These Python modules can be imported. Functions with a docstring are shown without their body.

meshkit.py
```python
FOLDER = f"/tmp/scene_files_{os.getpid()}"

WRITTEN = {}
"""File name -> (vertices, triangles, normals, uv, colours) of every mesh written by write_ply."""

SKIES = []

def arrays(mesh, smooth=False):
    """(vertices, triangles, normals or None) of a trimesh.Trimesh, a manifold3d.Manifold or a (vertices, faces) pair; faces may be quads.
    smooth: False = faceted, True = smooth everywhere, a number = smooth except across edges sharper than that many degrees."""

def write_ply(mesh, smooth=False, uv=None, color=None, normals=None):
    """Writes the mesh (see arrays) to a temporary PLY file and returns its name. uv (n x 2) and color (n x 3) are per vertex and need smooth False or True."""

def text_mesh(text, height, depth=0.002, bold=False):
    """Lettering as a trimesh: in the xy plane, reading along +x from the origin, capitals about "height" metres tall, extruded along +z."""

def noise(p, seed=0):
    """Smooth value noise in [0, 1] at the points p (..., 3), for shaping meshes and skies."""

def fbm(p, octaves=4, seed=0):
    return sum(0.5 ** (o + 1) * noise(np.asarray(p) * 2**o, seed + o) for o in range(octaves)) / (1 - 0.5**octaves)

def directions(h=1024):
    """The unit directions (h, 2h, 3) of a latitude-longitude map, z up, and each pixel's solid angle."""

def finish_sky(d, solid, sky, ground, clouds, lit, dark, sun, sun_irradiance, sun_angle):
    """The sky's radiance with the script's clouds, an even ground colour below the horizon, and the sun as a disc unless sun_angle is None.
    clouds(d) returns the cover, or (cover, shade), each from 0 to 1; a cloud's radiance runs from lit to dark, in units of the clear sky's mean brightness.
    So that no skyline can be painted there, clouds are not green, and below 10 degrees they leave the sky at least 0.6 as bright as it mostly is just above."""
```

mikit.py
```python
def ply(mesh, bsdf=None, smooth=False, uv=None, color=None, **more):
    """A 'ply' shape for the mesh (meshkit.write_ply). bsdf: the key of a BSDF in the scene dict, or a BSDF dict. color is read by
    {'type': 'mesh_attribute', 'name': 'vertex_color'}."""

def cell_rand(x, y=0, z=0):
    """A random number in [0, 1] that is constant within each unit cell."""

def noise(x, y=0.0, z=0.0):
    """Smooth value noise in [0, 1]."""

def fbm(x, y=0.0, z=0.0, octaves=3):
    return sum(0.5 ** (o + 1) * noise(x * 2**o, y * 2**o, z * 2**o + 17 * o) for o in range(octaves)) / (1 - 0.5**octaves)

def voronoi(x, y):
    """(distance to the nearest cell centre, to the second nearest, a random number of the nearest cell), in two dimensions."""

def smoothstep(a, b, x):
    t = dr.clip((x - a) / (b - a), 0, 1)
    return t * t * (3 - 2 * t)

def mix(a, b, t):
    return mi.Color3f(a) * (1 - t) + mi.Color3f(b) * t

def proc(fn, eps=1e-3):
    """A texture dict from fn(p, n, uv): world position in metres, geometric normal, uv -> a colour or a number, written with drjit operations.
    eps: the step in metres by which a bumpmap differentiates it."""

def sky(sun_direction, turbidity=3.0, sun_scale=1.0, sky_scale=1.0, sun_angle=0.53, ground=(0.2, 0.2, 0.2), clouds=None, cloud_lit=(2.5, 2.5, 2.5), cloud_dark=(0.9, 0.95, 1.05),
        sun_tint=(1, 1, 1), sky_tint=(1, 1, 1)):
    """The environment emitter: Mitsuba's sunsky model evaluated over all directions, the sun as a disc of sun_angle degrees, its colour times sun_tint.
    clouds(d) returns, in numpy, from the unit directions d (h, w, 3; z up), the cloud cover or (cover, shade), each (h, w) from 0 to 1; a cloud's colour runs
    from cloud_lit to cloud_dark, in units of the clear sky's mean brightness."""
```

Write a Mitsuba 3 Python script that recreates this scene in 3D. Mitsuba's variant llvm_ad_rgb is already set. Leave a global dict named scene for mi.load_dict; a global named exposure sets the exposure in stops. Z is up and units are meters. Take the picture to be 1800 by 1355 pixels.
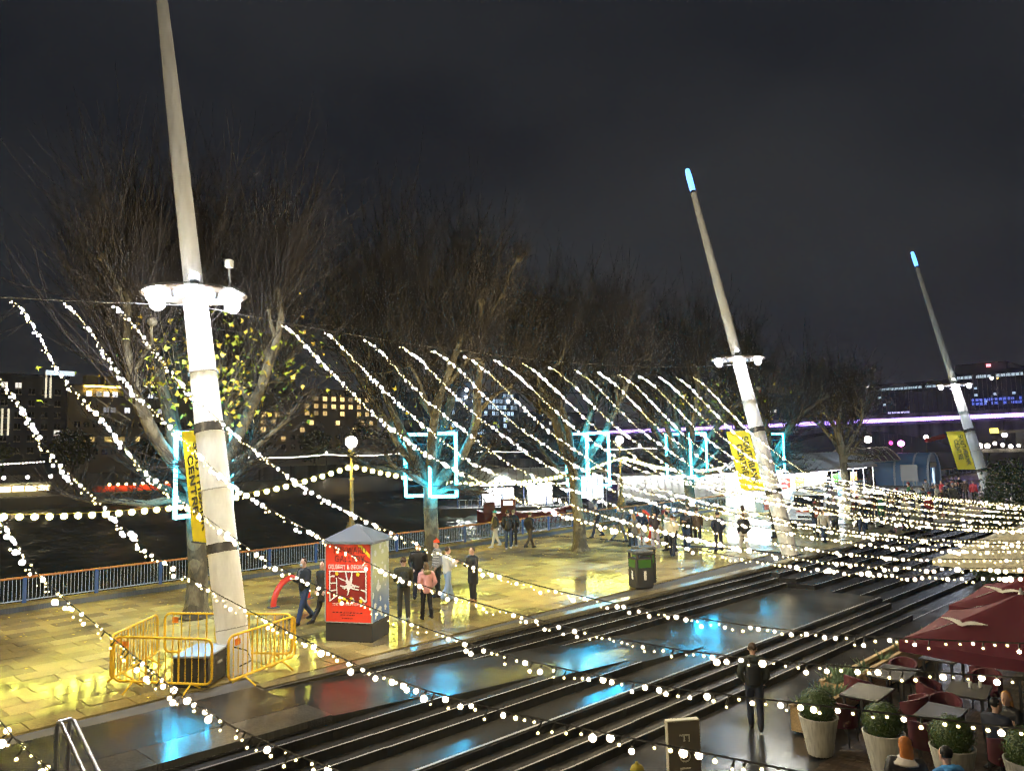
import math, random
import numpy as np
import trimesh, manifold3d as m3
import shapely.geometry as sg
import drjit as dr
import mitsuba as mi
import mikit, meshkit
from mikit import proc, noise, fbm, voronoi, cell_rand, smoothstep, mix

# World axes: +X runs along the quay away from the viewer, +Y towards the river, z up. z = 0 is the riverside walk.
T = mi.ScalarTransform4f
scene, labels = {}, {}
rng = np.random.default_rng(7)

# ------------------------------------------------------------------ camera, sky, exposure
EYE = np.array([0.0, 0.0, 4.6])
FWD = np.array([0.72299143, 0.68550298, 0.08584321])
UPV = np.array([-0.04606644, -0.07614403, 0.99603211])
scene['camera'] = {'type': 'perspective', 'fov': 67.38, 'fov_axis': 'x', 'near_clip': 0.1, 'far_clip': 4000.0,
                   'to_world': T().look_at(EYE.tolist(), (EYE + FWD).tolist(), UPV.tolist())}


def night_clouds(d):
    p = np.stack([d[..., 0] * 2.2, d[..., 1] * 2.2, d[..., 2] * 4.0], -1)
    n = meshkit.fbm(p, 4, seed=5)
    return np.ones(d.shape[:2]), np.clip(0.45 + 3.0 * (n - 0.5) + 0.45 * d[..., 2], 0, 1)


scene['sky'] = {**mikit.sky([0.3, -0.6, 0.5], turbidity=3, sun_scale=0.0, sky_scale=0.072, clouds=night_clouds,
                            cloud_lit=(2.2, 2.35, 2.75), cloud_dark=(0.85, 1.0, 1.5), ground=(0.02, 0.02, 0.02)), 'sampling_weight': 12.0}
exposure = 1.0
WARM = (112.0, 90.0, 52.0)          # bright bulbs
WARM_SMALL = (3.0, 2.4, 0.8)     # small bulbs
FLOOD = (75.0, 84.0, 104.0)     # mast floodlights

# ------------------------------------------------------------------ naming helpers
_used = {}


def numbered(key):
    n = _used.get(key, -1) + 1
    _used[key] = n
    return key if n == 0 else f'{key}_{n:03d}'


def thing(name, label=None, cat=None, group=None, kind=None):
    key = numbered(name)
    d = {}
    if label: d['label'] = label
    if cat: d['category'] = cat
    if group: d['group'] = group
    if kind: d['kind'] = kind
    labels[key] = d
    return key


def put(key, mesh, mat, smooth=False, emit=None, weight=None):
    s = mikit.ply(mesh, mat, smooth=smooth)
    if emit is not None:
        s['emitter'] = {'type': 'area', 'radiance': {'type': 'rgb', 'value': [float(x) for x in emit]}}
        if weight is not None: s['emitter']['sampling_weight'] = float(weight)
    scene[key] = s
    return key


def part(parent, name, mesh, mat, smooth=False, label=None, kind=None, emit=None, weight=None):
    key = numbered(parent + '__' + name)
    if label or kind:
        labels[key] = {**({'label': label} if label else {}), **({'kind': kind} if kind else {})}
    return put(key, mesh, mat, smooth, emit, weight)


def single(name, mesh, mat, label, cat, group=None, smooth=False, emit=None, weight=None, kind=None):
    return put(thing(name, label, cat, group, kind), mesh, mat, smooth, emit, weight)


# ------------------------------------------------------------------ mesh helpers, all give (vertices, triangles)
BOXV = np.array([[x, y, z] for x in (-.5, .5) for y in (-.5, .5) for z in (-.5, .5)], float)
BOXF = np.array([[0, 1, 3], [0, 3, 2], [4, 6, 7], [4, 7, 5], [0, 4, 5], [0, 5, 1], [2, 3, 7], [2, 7, 6], [0, 2, 6], [0, 6, 4], [1, 5, 7], [1, 7, 3]])


def cat(ms):
    vs, fs, n = [], [], 0
    for v, f in ms:
        vs.append(v); fs.append(f + n); n += len(v)
    return np.vstack(vs), np.vstack(fs)


def rz(a):
    c, s = math.cos(a), math.sin(a)
    return np.array([[c, -s, 0], [s, c, 0], [0, 0, 1.0]])


def move(m, t=(0, 0, 0), R=None, s=1.0):
    v = m[0] * s
    if R is not None: v = v @ np.asarray(R).T
    return v + np.asarray(t, float), m[1]


def box(x0, x1, y0, y1, z0, z1):
    return BOXV * [x1 - x0, y1 - y0, z1 - z0] + [(x0 + x1) / 2, (y0 + y1) / 2, (z0 + z1) / 2], BOXF


def bbox(size, c=(0, 0, 0), a=0.0, bev=0.0):
    """A box of this size at c turned by a about z, its edges bevelled."""
    if bev <= 0: return move((BOXV * size, BOXF), c, rz(a))
    s = np.array(size) / 2
    pts = []
    for sx in (-1, 1):
        for sy in (-1, 1):
            for sz in (-1, 1):
                q = np.array([sx, sy, sz]) * s
                for k in range(3):
                    o = -np.array([sx, sy, sz]) * bev
                    o[k] = 0
                    pts.append(q + o)
    h = m3.Manifold.hull_points(np.array(pts)).to_mesh()
    return move((np.array(h.vert_properties[:, :3], float), np.array(h.tri_verts, int)), c, rz(a))


def frame_of(d):
    d = d / (np.linalg.norm(d) + 1e-12)
    a = np.cross(d, [0, 0, 1.0] if abs(d[2]) < 0.95 else [1.0, 0, 0])
    a /= np.linalg.norm(a)
    return a, np.cross(d, a)


def tube(pts, r, n=6, caps=True):
    p = np.asarray(pts, float)
    r = np.broadcast_to(np.asarray(r, float), (len(p),))
    t = np.gradient(p, axis=0) if len(p) > 2 else np.array([p[1] - p[0]] * 2)
    ang = np.arange(n) * 2 * np.pi / n
    v = []
    a0, b0 = frame_of(t[0])
    for k in range(len(p)):
        d = t[k] / (np.linalg.norm(t[k]) + 1e-12)
        a0 = a0 - d * (a0 @ d)
        a0 /= np.linalg.norm(a0) + 1e-12
        b0 = np.cross(d, a0)
        v.append(p[k] + r[k] * (np.cos(ang)[:, None] * a0 + np.sin(ang)[:, None] * b0))
    v = np.vstack(v)
    i, j = np.meshgrid(np.arange(len(p) - 1), np.arange(n), indexing='ij')
    i, j = i.ravel(), j.ravel()
    q = np.stack([i * n + j, i * n + (j + 1) % n, (i + 1) * n + (j + 1) % n, (i + 1) * n + j], 1)
    f = np.vstack([q[:, [0, 1, 2]], q[:, [0, 2, 3]]])
    if caps:
        c0, c1 = len(v), len(v) + 1
        v = np.vstack([v, p[:1], p[-1:]])
        jj = np.arange(n)
        e = (len(p) - 1) * n
        f = np.vstack([f, np.stack([np.full(n, c0), (jj + 1) % n, jj], 1), np.stack([np.full(n, c1), e + jj, e + (jj + 1) % n], 1)])
    return v, f


def lathe(prof, n=20, c=(0, 0, 0)):
    """profile of (radius, z) turned about z."""
    prof = np.asarray(prof, float)
    ang = np.arange(n) * 2 * np.pi / n
    v = np.vstack([np.stack([r * np.cos(ang), r * np.sin(ang), np.full(n, z)], 1) for r, z in prof])
    i, j = np.meshgrid(np.arange(len(prof) - 1), np.arange(n), indexing='ij')
    i, j = i.ravel(), j.ravel()
    q = np.stack([i * n + j, i * n + (j + 1) % n, (i + 1) * n + (j + 1) % n, (i + 1) * n + j], 1)
    f = np.vstack([q[:, [0, 1, 2]], q[:, [0, 2, 3]]])
    v = np.vstack([v, [[0, 0, prof[0, 1]]], [[0, 0, prof[-1, 1]]]])
    e, jj = (len(prof) - 1) * n, np.arange(n)
    f = np.vstack([f, np.stack([np.full(n, len(v) - 2), (jj + 1) % n, jj], 1), np.stack([np.full(n, len(v) - 1), e + jj, e + (jj + 1) % n], 1)])
    return v + np.asarray(c, float), f


_ico = {}


def ball(c, r, sub=1):
    if sub not in _ico:
        m = trimesh.creation.icosphere(sub, 1.0)
        _ico[sub] = (np.array(m.vertices), np.array(m.faces))
    v, f = _ico[sub]
    return v * r + np.asarray(c, float), f


def balls(cs, rs, sub=0):
    """Many balls in one mesh."""
    ball((0, 0, 0), 1, sub)
    v, f = _ico[sub]
    cs, rs = np.asarray(cs, float), np.broadcast_to(rs, (len(cs),))
    V = (v[None] * rs[:, None, None] + cs[:, None]).reshape(-1, 3)
    return V, (f[None] + (np.arange(len(cs)) * len(v))[:, None, None]).reshape(-1, 3)


def poly_sheet(pts, z):
    """Flat (or sloping: z may be a function of x, y) sheet over a plan polygon."""
    v2, f = trimesh.creation.triangulate_polygon(sg.Polygon(pts), engine='earcut')
    zz = np.array([z(x, y) for x, y in v2]) if callable(z) else np.full(len(v2), float(z))
    v = np.column_stack([v2, zz])
    n = np.cross(v[f[:, 1]] - v[f[:, 0]], v[f[:, 2]] - v[f[:, 0]])[:, 2]
    f = np.where((n < 0)[:, None], f[:, ::-1], f)
    return v, f


def extrude(pts, depth):
    m = trimesh.creation.extrude_polygon(pts if isinstance(pts, sg.base.BaseGeometry) else sg.Polygon(pts), depth, engine='earcut')
    return np.array(m.vertices), np.array(m.faces)


def basis(x, y, z):
    return np.column_stack([x, y, z])


def text(txt, height, bold=False, depth=0.004):
    m = meshkit.text_mesh(txt, height, depth, bold)
    v = np.array(m.vertices)
    v[:, 0] -= (v[:, 0].min() + v[:, 0].max()) / 2
    return v, np.array(m.faces)


def squash(m, width):
    v = m[0].copy()
    w = v[:, 0].max() - v[:, 0].min()
    v[:, 0] *= width / w
    return v, m[1]


# ------------------------------------------------------------------ materials
def rgb(c): return {'type': 'rgb', 'value': [float(x) for x in c]}


def mat(key, base, rough=0.5, spec=0.5, metallic=0.0, bump=None, bscale=0.002, two=True, **kw):
    if key in scene: return key
    b = {'type': 'principled', 'base_color': base if isinstance(base, dict) else rgb(base),
         'roughness': rough if isinstance(rough, dict) else float(rough), 'specular': float(spec), 'metallic': float(metallic), **kw}
    if bump is not None: b = {'type': 'bumpmap', 'arbitrary': bump, 'scale': float(bscale), 'bsdf': b}
    if two: b = {'type': 'twosided', 'bsdf': b}
    scene[key] = b
    return key


def wet_rough(p, n, uv):     # puddles and drier patches
    w = fbm(p.x * 0.45, p.y * 0.45, 0.0, 3)
    f = noise(p.x * 7.0, p.y * 7.0, 0.0)
    return 0.11 + 0.19 * smoothstep(0.42, 0.64, w) + 0.06 * f


def wet_smooth(p, n, uv):
    w = fbm(p.x * 0.8, p.y * 0.8, 3.0, 3)
    return 0.16 + 0.10 * smoothstep(0.40, 0.75, w)


def stone_grain(p, n, uv):
    return 0.6 * fbm(p.x * 14, p.y * 14, p.z * 14, 3) + 0.25 * noise(p.x * 40, p.y * 40, p.z * 40)


def sett_bump(p, n, uv):     # small setts, 10 x 20 cm
    u, v = p.x / 0.2, (p.y + 0.05 * p.x) / 0.1
    u = u + 0.5 * (dr.floor(v) - 2 * dr.floor(dr.floor(v) / 2))
    fu, fv = u - dr.floor(u), v - dr.floor(v)
    e = dr.minimum(dr.minimum(fu, 1 - fu) * 2, dr.minimum(fv, 1 - fv))
    return smoothstep(0.0, 0.12, e) + 0.35 * cell_rand(dr.floor(u), dr.floor(v), 1) * 0.5 + 0.25 * noise(p.x * 20, p.y * 20)


def slab_tone(c):
    def fn(p, n, uv):
        m = fbm(p.x * 1.3, p.y * 1.3, 5.0, 4)
        g = noise(p.x * 40, p.y * 40, 2.0)
        w = smoothstep(0.40, 0.62, fbm(p.x * 0.45, p.y * 0.45, 0.0, 3))
        return mi.Color3f(c) * (0.24 + 0.54 * m + 0.18 * (g - 0.5) + 0.58 * w)
    return proc(fn)


WET, WETS, GRAIN, SETT = proc(wet_rough), proc(wet_smooth), proc(stone_grain, eps=2e-3), proc(sett_bump, eps=4e-3)
SLABS = [mat(f'slab_{k}', slab_tone(c), WET, 0.5, bump=GRAIN, bscale=0.0006) for k, c in enumerate([(.315, .242, .088), (.265, .204, .075), (.19, .148, .062), (.375, .295, .12)])]


def far_pave(p, n, uv):
    u, v = p.x / 0.9, p.y / 0.6
    c = cell_rand(dr.floor(u), dr.floor(v), 3)
    fu, fv = u - dr.floor(u), v - dr.floor(v)
    j = dr.select(dr.minimum(fu, 1 - fu) * 0.9 < 0.008, 0.45, 1.0) * dr.select(dr.minimum(fv, 1 - fv) * 0.6 < 0.008, 0.45, 1.0)
    return mi.Color3f(.31, .245, .10) * (0.75 + 0.4 * c) * j * (0.8 + 0.4 * fbm(p.x, p.y, 4.0, 3))


mat('far_paving', proc(far_pave), WET, 0.5, bump=GRAIN, bscale=0.002)
mat('bedding', (.045, .042, .036), 0.8)
mat('dark_setts', slab_tone((.018, .018, .019)), WETS, 1.0, bump=SETT, bscale=0.0006)
mat('ramp_setts', slab_tone((.022, .0215, .020)), WETS, 1.0, bump=SETT, bscale=0.0010)
mat('granite_band', slab_tone((.17, .145, .085)), proc(wet_rough), 0.5, bump=GRAIN, bscale=0.001)
mat('step_stone', slab_tone((.012, .012, .0125)), 0.40, 0.22, bump=GRAIN, bscale=0.001)
mat('nosing_stone', slab_tone((.27, .265, .25)), 0.38, 0.4)
mat('terrace_stone', slab_tone((.028, .028, .031)), WETS, 0.55, bump=GRAIN, bscale=0.0015)


def wood(c):
    def fn(p, n, uv):
        g = fbm(p.x * 3, p.y * 40, p.z * 30, 3)
        return mi.Color3f(c) * (0.6 + 0.75 * g)
    return proc(fn)


DECKS = [mat(f'deck_wood_{k}', wood(c), 0.35, 0.4) for k, c in enumerate([(.04, .027, .018), (.033, .022, .015), (.048, .033, .022)])]
mat('trough_wood', wood((.42, .30, .16)), 0.6)
mat('concrete', slab_tone((.27, .265, .25)), 0.75)
mat('dark_concrete', slab_tone((.13, .13, .13)), 0.8)
mat('river_wall_stone', slab_tone((.16, .155, .14)), 0.7)


def ripple(p, n, uv):
    a = fbm(p.x * 0.55 + 0.8 * noise(p.x * .2, p.y * .2), p.y * 1.1, 0.0, 4)
    return a + 0.45 * noise(p.x * 2.2, p.y * 3.6, 1.0)


mat('water', (.026, .034, .027), 0.12, 0.5, bump=proc(ripple, eps=0.02), bscale=0.11, two=False)


def mast_dirt(p, n, uv):
    s = fbm(p.x * 5 + p.y * 5, p.x * 4 - p.y * 4, p.z * 0.35, 4)
    g = noise(p.x * 30, p.y * 30, p.z * 9)
    return mi.Color3f(.74, .75, .76) * (0.80 + 0.24 * s + 0.06 * (g - .5))


mat('mast_paint', proc(mast_dirt), 0.45)
mat('steel', (.45, .45, .46), 0.28, 0.5, 1.0)
mat('grey_metal', (.32, .33, .34), 0.45, 0.5, 0.3)
mat('black_metal', (.025, .025, .027), 0.4)
mat('dark_metal', (.06, .065, .07), 0.5)
mat('cable', (.03, .028, .024), 0.6)
mat('glass_lamp', (.8, .8, .8), 0.3)
mat('blue_paint', (.035, .085, .24), 0.45)
mat('grey_blue_paint', (.30, .36, .44), 0.45)
mat('brass_rail', (.46, .17, .055), 0.40)
mat('yellow_paint', (.80, .50, .02), 0.4)
mat('orange_tag', (.75, .22, .02), 0.5)
mat('banner_yellow', (.80, .66, .02), 0.65)
mat('print_black', (.02, .018, .016), 0.6)
mat('red_paint', (.60, .035, .02), 0.35)
mat('poster_red', (.72, .045, .022), 0.4)
mat('poster_dark_red', (.20, .012, .012), 0.45)
mat('print_dark', (.10, .012, .012), 0.5)
mat('print_white', (.80, .78, .74), 0.5)
mat('print_yellow', (.80, .58, .03), 0.5)
mat('print_orange', (.75, .30, .08), 0.5)
mat('kiosk_roof', (.10, .115, .14), 0.4)
mat('black_box', (.015, .015, .016), 0.35)
mat('box_top', (.22, .26, .31), 0.25)
mat('bin_green', (.025, .10, .012), 0.4)
mat('platform_metal', (.13, .10, .07), 0.5)
mat('dark_band', slab_tone((.07, .067, .06)), WET, 0.6, bump=GRAIN, bscale=0.0006)
mat('white_paint', (.80, .80, .78), 0.35)
mat('window_dark', (.012, .013, .016), 0.06, 0.6)
mat('tyre', (.02, .02, .02), 0.7)
mat('lamp_off', (.5, .5, .5), 0.2)
mat('canvas_red', (.080, .003, .014), 0.8)
mat('canvas_cream', (.50, .47, .36), 0.85)
mat('pot_cream', slab_tone((.80, .78, .68)), 0.55)
mat('soil', (.035, .024, .015), 0.9)
mat('box_leaf', (.035, .065, .012), 0.55)
mat('sage_leaf', (.13, .20, .12), 0.6)
mat('dark_leaf', (.022, .042, .012), 0.6)
mat('burgundy', (.07, .008, .016), 0.6)
mat('table_top', (.028, .026, .025), 0.35)
mat('sign_brown', (.17, .145, .105), 0.45)
mat('sign_edge', (.46, .42, .30), 0.5)
mat('sign_letter', (.90, .86, .72), 0.5)
mat('entrance_blue', (.09, .22, .42), 0.4)
mat('entrance_pale', (.42, .52, .60), 0.5)
mat('canopy_sheet', (.62, .66, .64), 0.5)
mat('hull_red', (.16, .018, .014), 0.4)
mat('hull_dark', (.025, .026, .032), 0.5)
mat('bright_red', (.62, .05, .02), 0.5)
mat('far_stone', (.34, .29, .21), 0.8)
mat('far_dark', (.06, .066, .085), 0.7)
mat('far_tree_leaf', (.05, .065, .02), 0.8)


def bark(p, n, uv):
    w, _, r = voronoi(p.x * 3.2 + p.y * 3.2, p.z * 2.0)
    f = fbm(p.x * 5, p.y * 5, p.z * 3, 3)
    c = mix((.07, .058, .034), (.165, .142, .088), smoothstep(0.38, 0.62, f * 0.6 + r * 0.4))
    return c * (0.75 + 0.4 * noise(p.x * 30, p.y * 30, p.z * 12))


mat('bark', proc(bark), 0.8, 0.3, bump=GRAIN, bscale=0.01)
mat('twig', (.034, .028, .023), 0.85, 0.2)
mat('leaf_green', (.34, .40, .03), 0.6)
mat('leaf_yellow', (.66, .46, .04), 0.6)

# ================================================================== the setting
def S(x, s): return (x, s - 0.05 * x)      # the stair lines run slightly askew to the quay


def strip(x0, x1, s0, s1, z0, z1):
    """prism over the plan strip, flat top."""
    return move(extrude([S(x0, s0), S(x1, s0), S(x1, s1), S(x0, s1)], z1 - z0), (0, 0, z0))


walk = thing('riverside_walk', kind='structure')
put(walk, poly_sheet([S(-25, 12.6), S(7.9, 12.6), S(7.9, 15.0), S(40, 15.0), (40, 28.1), (-25, 28.1)], -0.035), 'bedding')
far_walk = thing('riverside_walk_beyond', kind='structure')
put(far_walk, poly_sheet([S(32.4, 15.05), S(200, 15.05), (200, 28.1), (32.4, 28.1)], 0.0), 'far_paving')

# paving slabs: the nearest 300 are pieces of their own, the others one part
cands = []
for j in range(22):
    y = 15.0 + 0.6 * j
    for i in range(-14, 37):
        x = 0.9 * i + (0.45 if j % 2 else 0.0) + 0.12 * math.sin(j * 2.3)
        if x + .9 > 32.35 or x < -10: continue
        if y + 0.05 * (x + .9) < 15.42 or (x < 8.0 and y < 15.3): continue
        cands.append((x, y))
cands = np.array(cands)
rel = np.column_stack([cands + [.45, .3], np.zeros(len(cands))]) - EYE
dep = rel @ FWD
RGT = np.cross(FWD, UPV)
inview = (np.abs((rel @ RGT) / dep) < 0.70) & (dep > 0)
order = np.lexsort((dep, ~inview))
near_ids = set(order[:300].tolist())
rest = [[] for _ in SLABS]
r0 = np.random.default_rng(3)
for k, (x, y) in enumerate(cands):
    g = 0.007
    m = box(x + g, x + .9 - g, y + g, min(y + .6, 28.05) - g, -0.05, 0.0)
    v = m[0].copy()
    top = v[:, 2] > -0.01
    tilt = r0.normal(0, 0.0022, 2)
    v[top, 2] += (v[top, 0] - x - .45) * tilt[0] * 2 + (v[top, 1] - y - .3) * tilt[1] * 2 + r0.normal(0, 0.0012)
    w = int(r0.choice(4, p=[.4, .3, .15, .15]))
    if k in near_ids:
        part(walk, 'slab', (v, m[1]), SLABS[w])
    else:
        rest[w].append((v, m[1]))
for w, ms in enumerate(rest):
    if ms: part(walk, 'outer_slabs', cat(ms), SLABS[w], kind='stuff')

# dark setts at the head of the ramp and pale granite bands
part(walk, 'sett_paving', move(extrude([S(-25, 13.5), S(7.9, 13.5), S(7.9, 15.27), (0, 15.27), (-25, 15.27)], .05), (0, 0, -.05)), 'dark_setts')
for x in np.arange(-10, 7.5, 1.5):
    part(walk, 'edging_stone', strip(x + .006, x + 1.494, 12.6, 13.49, -0.12, 0.0), 'dark_band')
for x in np.arange(8.0, 40, 2.0):
    part(walk, 'edging_stone', strip(x + .006, x + 1.994, 15.05, 15.41, -0.12, 0.001), 'granite_band')

# the steps and the two ramps between the walk and the lower terrace
steps = thing('terrace_steps', kind='structure')
RISE = 0.16


def tread(x0, x1, s_front, s_back, z):
    n = max(1, int(round((x1 - x0) / (2.4 if x0 < 27 else 9.0))))
    xs = np.linspace(x0, x1, n + 1)
    xs[1:-1] += r0.uniform(-.25, .25, n - 1)
    for a, b in zip(xs[:-1], xs[1:]):                     # stone by stone, none of them laid quite true
        o, h = r0.normal(0, .005), r0.normal(0, .0022)
        t = r0.normal(0, .003)
        m = strip(a + .004, b - .004, s_front + o, s_back + .04, z - RISE - .012, z + h)
        v = m[0].copy(); v[:, 2] += np.where(v[:, 2] > z - .02, (v[:, 0] - (a + b) / 2) / (b - a) * t, 0)
        part(steps, 'tread', (v, m[1]), 'step_stone')
        m = strip(a + .006, b - .006, s_front + o + .012, s_front + o + .05, z - .02, z + h + .004)
        v = m[0].copy(); v[:, 2] += np.where(v[:, 2] > z - .01, (v[:, 0] - (a + b) / 2) / (b - a) * t, 0)
        part(steps, 'nosing', (v, m[1]), 'nosing_stone')


for k in range(1, 4):                                     # upper flight
    tread(7.9 + 1.2 * k, 28, 15.05 - .32 * k, 15.05 - .32 * (k - 1), -RISE * k)
part(steps, 'riser', strip(7.9, 28, 14.99, 15.049, -.2, -.121), 'step_stone')
zA = lambda x, y: -0.64 * min(max((x - 7.5) / 11.0, 0), 1)


def ramp_prism(x0, x1, s0, s1):
    xs = [x0, *[x for x in (18.5,) if x0 < x < x1], x1]
    v, f = [], []
    for x in xs:
        for s in (s0, s1):
            X, Y = S(x, s)
            v += [[X, Y, zA(x, 0)], [X, Y, -1.7]]
    n = len(xs)
    for i in range(n - 1):
        a, b = 4 * i, 4 * i + 4
        f += [[a, b, b + 2], [a, b + 2, a + 2], [a + 1, b + 1, b], [a + 1, b, a], [a + 2, b + 2, b + 3], [a + 2, b + 3, a + 3]]
    f += [[0, 2, 3], [0, 3, 1]]
    e = 4 * (n - 1)
    f += [[e, e + 1, e + 3], [e, e + 3, e + 2]]
    return np.array(v, float), np.array(f)


SL = [12.6, 12.28, 11.96, 11.64]
ramp = thing('ramp', kind='structure')
pieces = [ramp_prism(7.5, 28, 12.6, 15.0)]
for k in range(1, 4):
    xk = 7.5 + 11 * k * RISE / .64
    tread(-20, xk, SL[k], SL[k - 1], -RISE * k)
    pieces.append(ramp_prism(xk, 28, SL[k], SL[k - 1] + .001))
put(ramp, cat(pieces), 'ramp_setts')
part(steps, 'riser', strip(-20, 7.5, 12.54, 12.599, -.2, -.121), 'step_stone')
landing = thing('lower_ramp', kind='structure')
put(landing, strip(-20, 27.995, 10.8, 11.68, -1.7, -.64), 'ramp_setts')
part(landing, 'edging_stone', strip(-20, 27.99, 10.803, 10.87, -.70, -.636), 'nosing_stone')
part(steps, 'riser', strip(-20, 27.99, 10.76, 10.799, -.84, -.66), 'step_stone')
for k in range(1, 4):
    tread(-20, 28, 10.8 - .32 * k, 10.8 - .32 * (k - 1), -.64 - RISE * k)
for k in range(0, 8):                                     # beyond the ramps the flight is continuous
    s1, s0 = 15.05 - (15.05 - 9.84) * k / 8, 15.05 - (15.05 - 9.84) * (k + 1) / 8
    tread(28.0, 120, s0, s1, -RISE * (k + 1))

terrace = thing('lower_terrace', kind='structure')
put(terrace, poly_sheet([(-25, -12), (130, -12), S(130, 10.0), S(-25, 10.0)], -1.284), 'terrace_stone')
deck = thing('timber_deck', kind='structure')
put(deck, box(13.3, 24.5, -3.0, 6.1, -1.27, -1.262), 'bedding')
for i in range(64):
    part(deck, 'board', box(13.3 + .175 * i + .004, 13.3 + .175 * i + .171, -3.0, 6.1 - .02 * (i % 3), -1.262, -1.232), DECKS[(i * 7) % 3])

# quay edge, river, far bank
kerb = thing('quay_kerb', kind='structure')
put(kerb, cat([box(-30, 200, 28.02, 28.5, -.3, .16)]), 'dark_concrete')
for i in range(60):
    part(kerb, 'coping_stone', box(-12 + 1.5 * i + .005, -12 + 1.5 * i + 1.495, 27.99, 28.42, .16, .235), SLABS[(i * 5) % 4])
wall = thing('river_wall', kind='structure')
put(wall, box(-60, 260, 28.5, 29.0, -6, .10), 'river_wall_stone')
river = thing('river', kind='structure')
wv = np.random.default_rng(12)
nx, ny = 420, 330
gy = 29.0 + 111.0 * (np.arange(ny) / (ny - 1)) ** 1.25
gx = np.linspace(-12, 128, nx)
GX, GY = np.meshgrid(gx, gy, indexing='ij')
hh = np.zeros_like(GX)
for i in range(34):                                       # short wind chop over a slow swell
    lam = wv.uniform(.9, 4.2); a = wv.normal(1.35, .65)
    hh += .0105 * lam ** .9 * np.sin((GX * math.cos(a) + GY * math.sin(a)) * 2 * math.pi / lam + wv.uniform(0, 6.28))
hh *= .55 + .9 * meshkit.fbm(np.stack([GX * .07, GY * .07, GX * 0], -1), 3, 4)
hh[[0, -1], :] = 0; hh[:, [0, -1]] = 0
i, j = np.meshgrid(np.arange(nx - 1), np.arange(ny - 1), indexing='ij')
q = (i * ny + j).ravel()
F = np.vstack([np.stack([q, q + ny, q + ny + 1], 1), np.stack([q, q + ny + 1, q + 1], 1)])
put(river, (np.stack([GX, GY, hh - 3.5], -1).reshape(-1, 3), F), 'water', smooth=True)
part(river, 'far_water', cat([poly_sheet(p, -3.5) for p in ([(-300, 29), (-12, 29), (-12, 256.2), (-300, 256.2)], [(128, 29), (700, 29), (700, 256.2), (128, 256.2)], [(-12, 140), (128, 140), (128, 256.2), (-12, 256.2)])]), 'water')
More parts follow.
